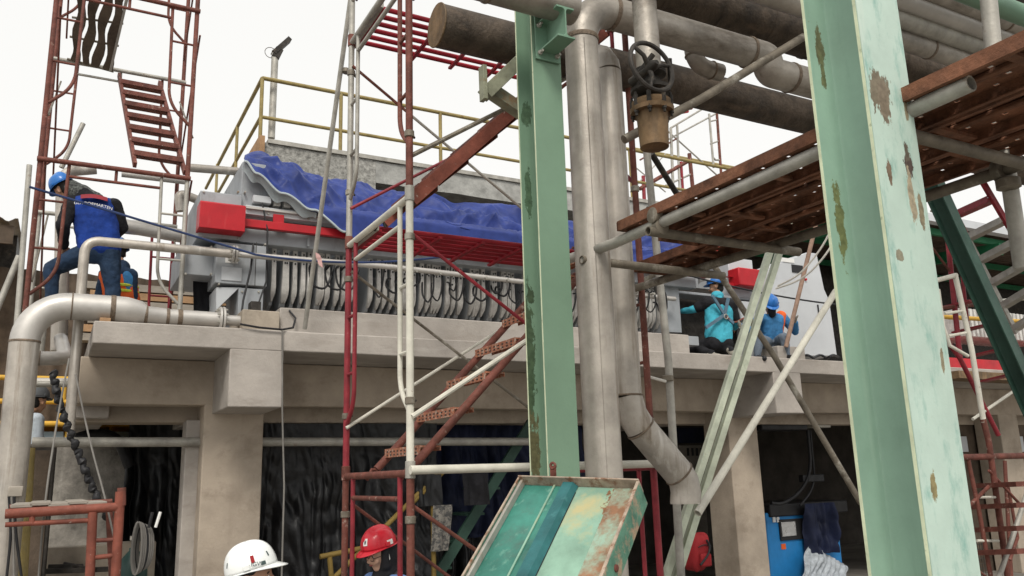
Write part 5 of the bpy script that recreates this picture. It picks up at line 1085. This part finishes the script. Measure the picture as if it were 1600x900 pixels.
def person(label, J, fwd, jacket, trousers, bulk=1.0, headfwd=None, headup=None, helm=None, shoe=None, sleeves=None, vox=.015, hand_s=1.0, disp=.02, glove=None, face=True, stickers=(), skin=None, hair=True):
    """J: joints; builds one continuous body and clothes, shoes and helmet as its children"""
    headfwd = (headfwd or fwd).normalized(); headup = (headup or ZA).normalized(); side = fwd.cross(ZA).normalized()
    hd, nk, pl = J['head'], J['neck'], J['pel']; shm = (J['shL']+J['shR'])/2; tw = (J['shR']-J['shL']).normalized(); hp_ = (J['hipR']-J['hipL']).normalized()
    torso = []
    for s in (-1, 0, 1):
        torso += [(pl+hp_*s*.085, shm+tw*s*.10-ZA*.03, .105, .095)]
    torso += [(J['shL'], J['shR'], .068, .068), (nk-(nk-shm)*.3, shm, .06, .09)]
    arms = []; legs = []
    for n in 'LR':
        arms += [(J['sh'+n], J['el'+n], .058, .044), (J['el'+n], J['wr'+n], .044, .031)]
        legs += [(J['hip'+n], J['kn'+n], .092, .062), (J['kn'+n], J['an'+n], .062, .042)]
    hs = headfwd.cross(headup).normalized()
    face_c = [(hd-headfwd*.01+headup*.035, hd+headup*.03+headfwd*.012, .088, .086), (hd+headfwd*.025-headup*.03, hd+headfwd*.03-headup*.075, .066, .045), (nk, hd-headup*.06-headfwd*.01, .054, .052),
              (hd+headfwd*.088+headup*.012, hd+headfwd*.108-headup*.018, .009, .015)]
    for s in (-1, 1): face_c += [(hd+hs*s*.082-headup*.0, hd+hs*s*.086-headup*.03-headfwd*.006, .016, .012), (hd+hs*s*.045+headfwd*.068-headup*.018, hd+hs*s*.04+headfwd*.07-headup*.03, .022, .02)]
    face_c += [(hd+headfwd*.083-headup*.048+hs*.016, hd+headfwd*.083-headup*.048-hs*.016, .0095, .0095)]
    hands = []
    for n, s in (('L', -1), ('R', 1)):
        d = (J['wr'+n]-J['el'+n]); hands += hand(J['wr'+n], d, -(d.cross(fwd)).normalized()*s if d.cross(fwd).length > 1e-3 else side, fwd, hand_s)
    sc = lambda L, k: [(a, b, ra*k, rb*k) for a, b, ra, rb in L]
    feet = []
    for n in 'LR':
        t = J.get('toe'+n, J['an'+n]+fwd*.16-ZA*.05); feet += [(J['an'+n]-ZA*.03, t, .045, .04), (J['an'+n]-(t-J['an'+n]).normalized()*.04-ZA*.03, J['an'+n], .045, .045)]
    body = blob('person', sc(torso, .86)+sc(arms, .86)+sc(legs, .88)+face_c+([] if glove else hands)+sc(feet, .8), skin or K['skin'], None, min(vox, .011))
    tag(body, label, 'person')
    if glove: blob('glove', sc(hands, 1.15), glove, body, .009)
    jk = blob('jacket', sc(torso, 1.08*bulk)+([] if sleeves else sc(arms, 1.22*bulk)), jacket, body, vox, disp)
    if sleeves: blob('sleeve', sc(arms, 1.34*bulk)+[(J['shL'], J['shR'], .085, .085), (nk, shm, .1, .11)], sleeves, body, vox, disp)
    blob('trousers', sc(legs, 1.16*(1+(bulk-1)*.8))+[(pl+hp_*s*.075-ZA*.0, pl+hp_*s*.07-ZA*.08, .112, .105) for s in (-1, 0, 1)], trousers, body, vox, disp*.8)
    blob('shoe', feet, shoe or K['black'], body, .012)
    if face:
        for s in (-1, 1):
            e = hd+hs*s*.031+headfwd*.084+headup*.008
            ey = obj('eye', MB()._lathe(e-headfwd*.006, headfwd, [(0,.012),(.005,.011),(.009,.006),(.01,.001)], 10), K['white'], body); obj('iris', MB()._lathe(e+headfwd*.0025, headfwd, [(0,.006),(.002,.005),(.0025,.001)], 10), K['black'], ey)
            obj('eyebrow', MB().tube([e+headup*.02-hs*s*.014+headfwd*.004, e+headup*.024+headfwd*.006, e+headup*.019+hs*s*.016], .0035, 6), K['black'], body)
        obj('lips', MB().tube([hd+headfwd*.092-headup*.047+hs*.02, hd+headfwd*.0975-headup*.046, hd+headfwd*.092-headup*.047-hs*.02], [.003,.0055,.003], 6), mat('lips', (.32,.1,.09), .5), body)
    if hair: blob('hair', [(hd-headfwd*.03+headup*.04, hd-headfwd*.045-headup*.035, .084, .066), (hd+headup*.05, hd+headup*.045, .09, .09)], K['hair'], body, .01)
    if helm: helmet(body, hd+headup*.055, headfwd, headup, helm, stickers, L=.136, W=.112)
    return body, side
K['denim2'] = mat('grey_blue_trousers', (.13,.16,.20), .9, var=.3, bump=.4)
K['sole'] = mat('worn_shoe_sole', (.30,.28,.24), .9, var=.3, bump=.3)
# ---- bent worker at the left, seen from behind
WY = 9.75
J = dict(pel=at(156, 386, Y=WY), neck=at(128, 303, Y=WY+.18), head=at(100, 296, Y=WY+.26), shL=at(114, 318, Y=WY+.1), shR=at(177, 322, Y=WY+.08), elL=at(98, 352, Y=WY-.02), wrL=at(100, 384, Y=WY+.16), elR=at(190, 356, Y=WY+.12), wrR=at(168, 376, Y=WY+.4),
         hipL=at(143, 392, Y=WY), hipR=at(170, 392, Y=WY), knL=at(80, 420, Y=WY+.22), anL=at(82, 486, Y=WY+.2), knR=at(176, 448, Y=WY+.03), anR=at(178, 508, Y=WY))
bw, sd_ = person('bent worker in blue and black jacket with blue helmet, back turned, on the left', J, V(-.35, 1, 0).normalized(), K['cloth_blue'], K['denim'], headfwd=V(-.55, .85, -.35), headup=V(-.55, .1, .85), helm=K['helmet_blue'], sleeves=K['cloth_black'], vox=.013, disp=.03, bulk=1.22)
blob('hood', [(J['neck'], J['head']+V(.06, -.02, .02), .105, .1), (J['neck'], J['neck'].lerp(J['shR'], .5), .1, .08)], K['camo'], bw, .014, .03)
# back print
def text_mesh(nm, s, size, m, parent, p, xd, yd, arc=0):
    cu = bpy.data.curves.new(nm, 'FONT'); cu.body = s; cu.size = size; cu.align_x = 'CENTER'; cu.extrude = .0012
    t = bpy.data.objects.new(nm, cu); COL.objects.link(t); dg = bpy.context.evaluated_depsgraph_get(); me = bpy.data.meshes.new_from_object(t.evaluated_get(dg)); bpy.data.objects.remove(t)
    xd = xd.normalized(); yd = (yd-xd*yd.dot(xd)).normalized(); zd = xd.cross(yd)
    for v in me.vertices: x, y, z = v.co; y -= arc*x*x; v.co = p+xd*x+yd*y+zd*z
    me.materials.clear(); me.materials.append(m); return obj(nm, me, None, parent)
pt = at(146, 321, Y=WY-.15)
text_mesh('back_lettering', 'GLROORMARTEN', .047, K['white'], bw, pt, at(172, 325, Y=WY-.09)-at(122, 317, Y=WY-.07), V(0, .12, 1), .6)
p_ = at(143, 310, Y=WY-.03)
obj('shoulder_band', MB().grid(lambda u, v: at(126+42*u, 304+5*u-3*math.sin(u*3)+6*v, Y=WY-.02-.05*v-.02*math.sin(u*3.1)), 12, 4), mat('dark_red_print', (.25,.03,.04), .8), bw)
# ---- second worker crouching behind
J = dict(pel=at(190, 480, Y=10.6), neck=at(190, 418, Y=10.7), head=at(185, 396, Y=10.85), shL=at(165, 430, Y=10.65), shR=at(204, 430, Y=10.6), elL=at(155, 462, Y=10.6), wrL=at(150, 480, Y=10.9), elR=at(208, 468, Y=10.55), wrR=at(190, 480, Y=10.8),
         hipL=at(180, 486, Y=10.6), hipR=at(200, 486, Y=10.6), knL=at(160, 480, Y=10.95), anL=at(165, 530, Y=10.8), knR=at(205, 480, Y=10.95), anR=at(205, 530, Y=10.8))
cw2, _ = person('crouching worker in orange and yellow safety vest behind the bent worker', J, V(-.3, 1, 0).normalized(), K['cloth_mid'], K['denim'], headfwd=V(-.4, 1, -.6), helm=K['helmet_blue'], sleeves=K['denim'])
blob('vest', [(J['pel']+V(s*.09,0,0), (J['shL']+J['shR'])/2+V(s*.1,0,-.03), .125, .112) for s in (-1, 0, 1)], K['orange_vis'], cw2, .014, .02)
sm_ = (J['shL']+J['shR'])/2
for zz_ in (.12, .3): obj('vest_band', MB().tube([J['pel'].lerp(sm_, .35+zz_)+V(.2*math.cos(q), .118*math.sin(q), 0) for q in [i*math.pi/12 for i in range(25)]], .018, 6), K['yellow_vis'], cw2)
# ---- kneeling worker in cyan
Y3 = 8.98
J = dict(pel=at(1123, 530, Y=Y3), neck=at(1121, 462, Y=Y3+.05), head=at(1119, 449, Y=Y3+.12), shL=at(1105, 474, Y=Y3+.08), shR=at(1141, 478, Y=Y3-.05), elL=at(1083, 484, Y=Y3+.25), wrL=at(1066, 486, Y=Y3+.45), elR=at(1150, 505, Y=Y3-.02), wrR=at(1148, 512, Y=Y3+.25),
         hipL=at(1113, 536, Y=Y3), hipR=at(1134, 537, Y=Y3-.04), knL=at(1082, 546, Y=Y3+.28), anL=at(1112, 552, Y=Y3-.2), knR=at(1120, 548, Y=Y3+.35), anR=at(1142, 547, Y=Y3-.22))
J['toeL'] = J['anL']+V(.02, -.12, -.06); J['toeR'] = J['anR']+V(.03, -.08, -.1)
kw, _ = person('kneeling worker in cyan jacket and harness with raised face shield, back turned', J, V(-.1, 1, 0).normalized(), K['cloth_cyan'], K['cloth_black'], headfwd=V(-.75, .9, -.25), helm=K['helmet_blue'], shoe=K['sole'], disp=.028, bulk=1.1)
sh_ = (J['shL']+J['shR'])/2
blob('yoke', [(J['shL'], J['shR'], .112, .112), (J['shL'], J['elL'].lerp(J['shL'], .4), .095, .085), (J['shR'], J['elR'].lerp(J['shR'], .3), .098, .088)], K['cloth_black'], kw, .013, .02)
blob('collar', [(J['neck']+V(-.03,0,.0), J['neck']+V(.03,0,.0), .072, .072)], K['cloth_cyan'], kw, .012)
K['harness'] = mat('grey_blue_webbing', (.10,.17,.23), .8, var=.15, bump=.2)
bk_ = [at(x, y, Y=Y3-.135-.0*abs(x-1123)) for x, y in ((1113, 462), (1128, 483), (1132, 492), (1138, 466), (1103, 512), (1146, 505))]
for i, j in ((0, 2), (3, 2), (2, 4), (2, 5)): obj('harness_strap', MB().bar(bk_[i], bk_[j], .012, .042, V(0, 1, 0)) if False else MB().obox((bk_[i]+bk_[j])/2, (bk_[j]-bk_[i])/2, V(0, .012, 0), (bk_[j]-bk_[i]).cross(V(0, 1, 0)).normalized()*.022), K['harness'], kw)
obj('d_ring', MB().tube([bk_[2]+V(.035*math.cos(q), -.03, .035*math.sin(q)-.03) for q in [i*.6 for i in range(12)]], .008, 6), K['galv'], kw)
vs0 = at(1104, 436, Y=Y3+.2)
obj('face_shield', MB().grid(lambda u, v: vs0+V(-.09*math.sin((u-.5)*2.2+1.1)+.02, -.13+.26*u, .06-.13*v+.03*math.cos((u-.5)*3)), 12, 6), mat('clear_visor', (.55,.56,.55), .15, bump=0), kw)
tag(obj('welding_lead', MB().tube(bend([bk_[2]+V(.02,-.02,-.03), at(1146, 506, Y=Y3-.1), at(1162, 497, Y=Y3-.1)], .1), .014, 6), K['tube_orange']), 'orange lead held by the kneeling worker', 'cable')
# ---- seated worker in blue with orange vest
Y4 = 9.05
J = dict(pel=at(1206, 534, Y=Y4+.1), neck=at(1207, 488, Y=Y4+.0), head=at(1203, 479, Y=Y4-.06), shL=at(1224, 497, Y=Y4), shR=at(1187, 497, Y=Y4), elL=at(1243, 519, Y=Y4-.08), wrL=at(1243, 503, Y=Y4-.3), elR=at(1170, 515, Y=Y4-.1), wrR=at(1158, 508, Y=Y4-.2),
         hipL=at(1215, 536, Y=Y4+.08), hipR=at(1197, 536, Y=Y4+.08), knL=at(1225, 527, Y=Y4-.3), anL=at(1230, 556, Y=Y4-.3), knR=at(1186, 530, Y=Y4-.32), anR=at(1183, 557, Y=Y4-.3))
sw, _ = person('seated worker in blue shirt and orange vest with blue helmet, head bowed', J, V(-.15, -1, 0).normalized(), K['cloth_mid'], K['denim2'], headfwd=V(-.55, -.9, -.7), headup=V(-.2, -.55, .8), helm=K['helmet_blue'], glove=K['sole'], disp=.028)
blob('vest', [(J['shL']+V(-.05,0,.03), J['pel']+V(.07,-.04,.12), .085, .1)], K['orange_vis'], sw, .013, .01)
blob('mask', [(J['head']+V(-.045,-.075,-.075), J['head']+V(-.02,-.05,-.13), .062, .055)], K['cloth_black'], sw, .011)
# ---- white helmet at the bottom edge
hc = at(391, 889, D=4.35); fl = V(hc.x, hc.y, 0)
fw5 = (RIGHT*1.0+FWD*.12); fw5.z = 0
J = standing(V(hc.x, hc.y, hc.z-.055-1.62*1.0), fw5, 1.75); dzz = hc.z-.055-J['head'].z
J = {k: v+V(0, 0, 0) for k, v in J.items()}
K['tiny_print'] = mat('dark_print', (.06,.09,.09), .6, bump=0)
wp, _ = person('person in a white helmet at the bottom edge, facing right', J, fw5.normalized(), K['cloth_blue'], K['denim'], headfwd=(fw5.normalized()+V(0,0,.1)), headup=ZA-fw5.normalized()*.26, helm=K['helmet_white'], disp=.02, vox=.012,
    stickers=[(1.30, .2, .07, .30, K['red_cloth']), (.60, .30, .035, .2, K['tiny_print']), (.92, .04, .09, .13, K['tiny_print']), (2.45, .28, .03, .2, K['tiny_print']), (1.50, .03, .035, .1, K['silver']), (1.62, .03, .035, .1, K['silver'])])
hc5 = J['head']+ZA*.055
text_mesh('helmet_lettering', 'IGW', .03, K['tiny_print'], wp, hc5-FWD*.118+RIGHT*.05+V(0,0,.052), RIGHT+FWD*.45, ZA+FWD*.35)
# ---- woman in red helmet
hc = at(604, 851, D=5.95); fw6 = -RIGHT*.72-FWD*.72; fw6.z = 0; fw6.normalize()
J = standing(V(hc.x, hc.y, hc.z-.055-1.62*.95), fw6, 1.66)
J['head'] = J['head']+fw6*.035+V(0, 0, .0)
hf6 = fw6+V(0, 0, -.30); hu6 = ZA+fw6*.22
wo, _ = person('person in red helmet, black headscarf and glasses with pale blue shirt', J, fw6, K['cloth_sky'], K['cloth_black'], headfwd=hf6, headup=hu6, helm=K['helmet_red'], disp=.02, vox=.012, skin=K['skin_fair'], hair=False, stickers=[(-.25, .25, .16, .38, K['white']), (-1.75, .04, .2, .24, K['white']), (-.25, .33, .07, .2, K['tiny_print'])])
H = J['head']; f6, u6 = hf6.normalized(), (hu6-hf6.normalized()*hu6.dot(hf6.normalized())).normalized(); s6 = f6.cross(u6).normalized()
scarf = [(H-f6*.035+u6*.04, H-f6*.03-u6*.06, .098, .095), (H-f6*.02-u6*.1, J['neck']-f6*.0, .088, .1), (J['neck'], J['neck']-V(0,0,.08)+fw6*.04, .11, .10), (H-u6*.118+f6*.02, H-u6*.15+f6*.03, .05, .06), (H+u6*.085+f6*.03, H+u6*.08+f6*.045, .06, .05)]
for s in (-1, 1): scarf += [(H+s6*s*.078+u6*.05+f6*.01, H+s6*s*.074-u6*.075+f6*.02, .03, .032), (H+s6*s*.074-u6*.075+f6*.02, H-u6*.125+f6*.035, .032, .034)]
blob('headscarf', scarf, K['cloth_black'], wo, .008, .004)
for s in (-1, 1):
    e = H+s6*s*.033+f6*.098+u6*.004
    obj('glasses_rim', MB().tube([e+s6*.026*math.cos(q)+u6*.02*math.sin(q) for q in [i*math.pi/8 for i in range(17)]], .0022, 6), K['black'], wo)
    obj('glasses_temple', MB().tube([e+s6*s*.026, e+s6*s*.05-f6*.08], .002, 5), K['black'], wo)
obj('glasses_bridge', MB().tube([H+s6*.008+f6*.103+u6*.006, H-s6*.008+f6*.103+u6*.006], .002, 5), K['black'], wo)
sh6 = (J['shL']+J['shR'])/2
for n in 'LR': obj('bag_strap', MB().tube([J['sh'+n].lerp(sh6, .35)+fw6*-.02+V(0,0,.085), J['sh'+n].lerp(sh6, .38)+fw6*.10+V(0,0,-.02), J['sh'+n].lerp(sh6, .35)+fw6*.13+V(0,0,-.3)], .016, 6), K['black'], wo)
obj('chin_strap', MB().tube([H-s6*.09+u6*.04-f6*.01, H-s6*.1-u6*.03+f6*.0, H-s6*.085-u6*.09+f6*.03], .0045, 6), K['white'], wo)
# ---- person at the far left behind the pipes
hc = at(58, 628, Y=10.9); fw7 = V(.6, .6, 0).normalized()
J = standing(V(hc.x, hc.y, hc.z-1.55), fw7, 1.68); J['head'] = hc; J['neck'] = hc+V(-.1, -.05, -.14); J['shL'] = J['neck']+V(-.16, .12, -.05); J['shR'] = J['neck']+V(.12, -.14, -.07); J['elL'] = J['shL']+V(0, 0, -.28); J['elR'] = J['shR']+V(.03, 0, -.28); J['wrL'] = J['elL']+fw7*.2; J['wrR'] = J['elR']+fw7*.2
lp7, _ = person('person in grey cap and pale shirt with lime vest behind the left pipes', J, fw7, mat('pale_grey_shirt', (.42,.47,.52), .9, bump=.4), K['cloth_black'], headfwd=fw7+V(0,0,-.3), helm=mat('grey_cap', (.08,.085,.09), .8, bump=.2))
blob('vest', [(J['neck']+V(-.02,-.06,-.12), J['pel']+V(0,-.02,.1), .15, .13)], K['yellow_vis'], lp7, .014, .01)
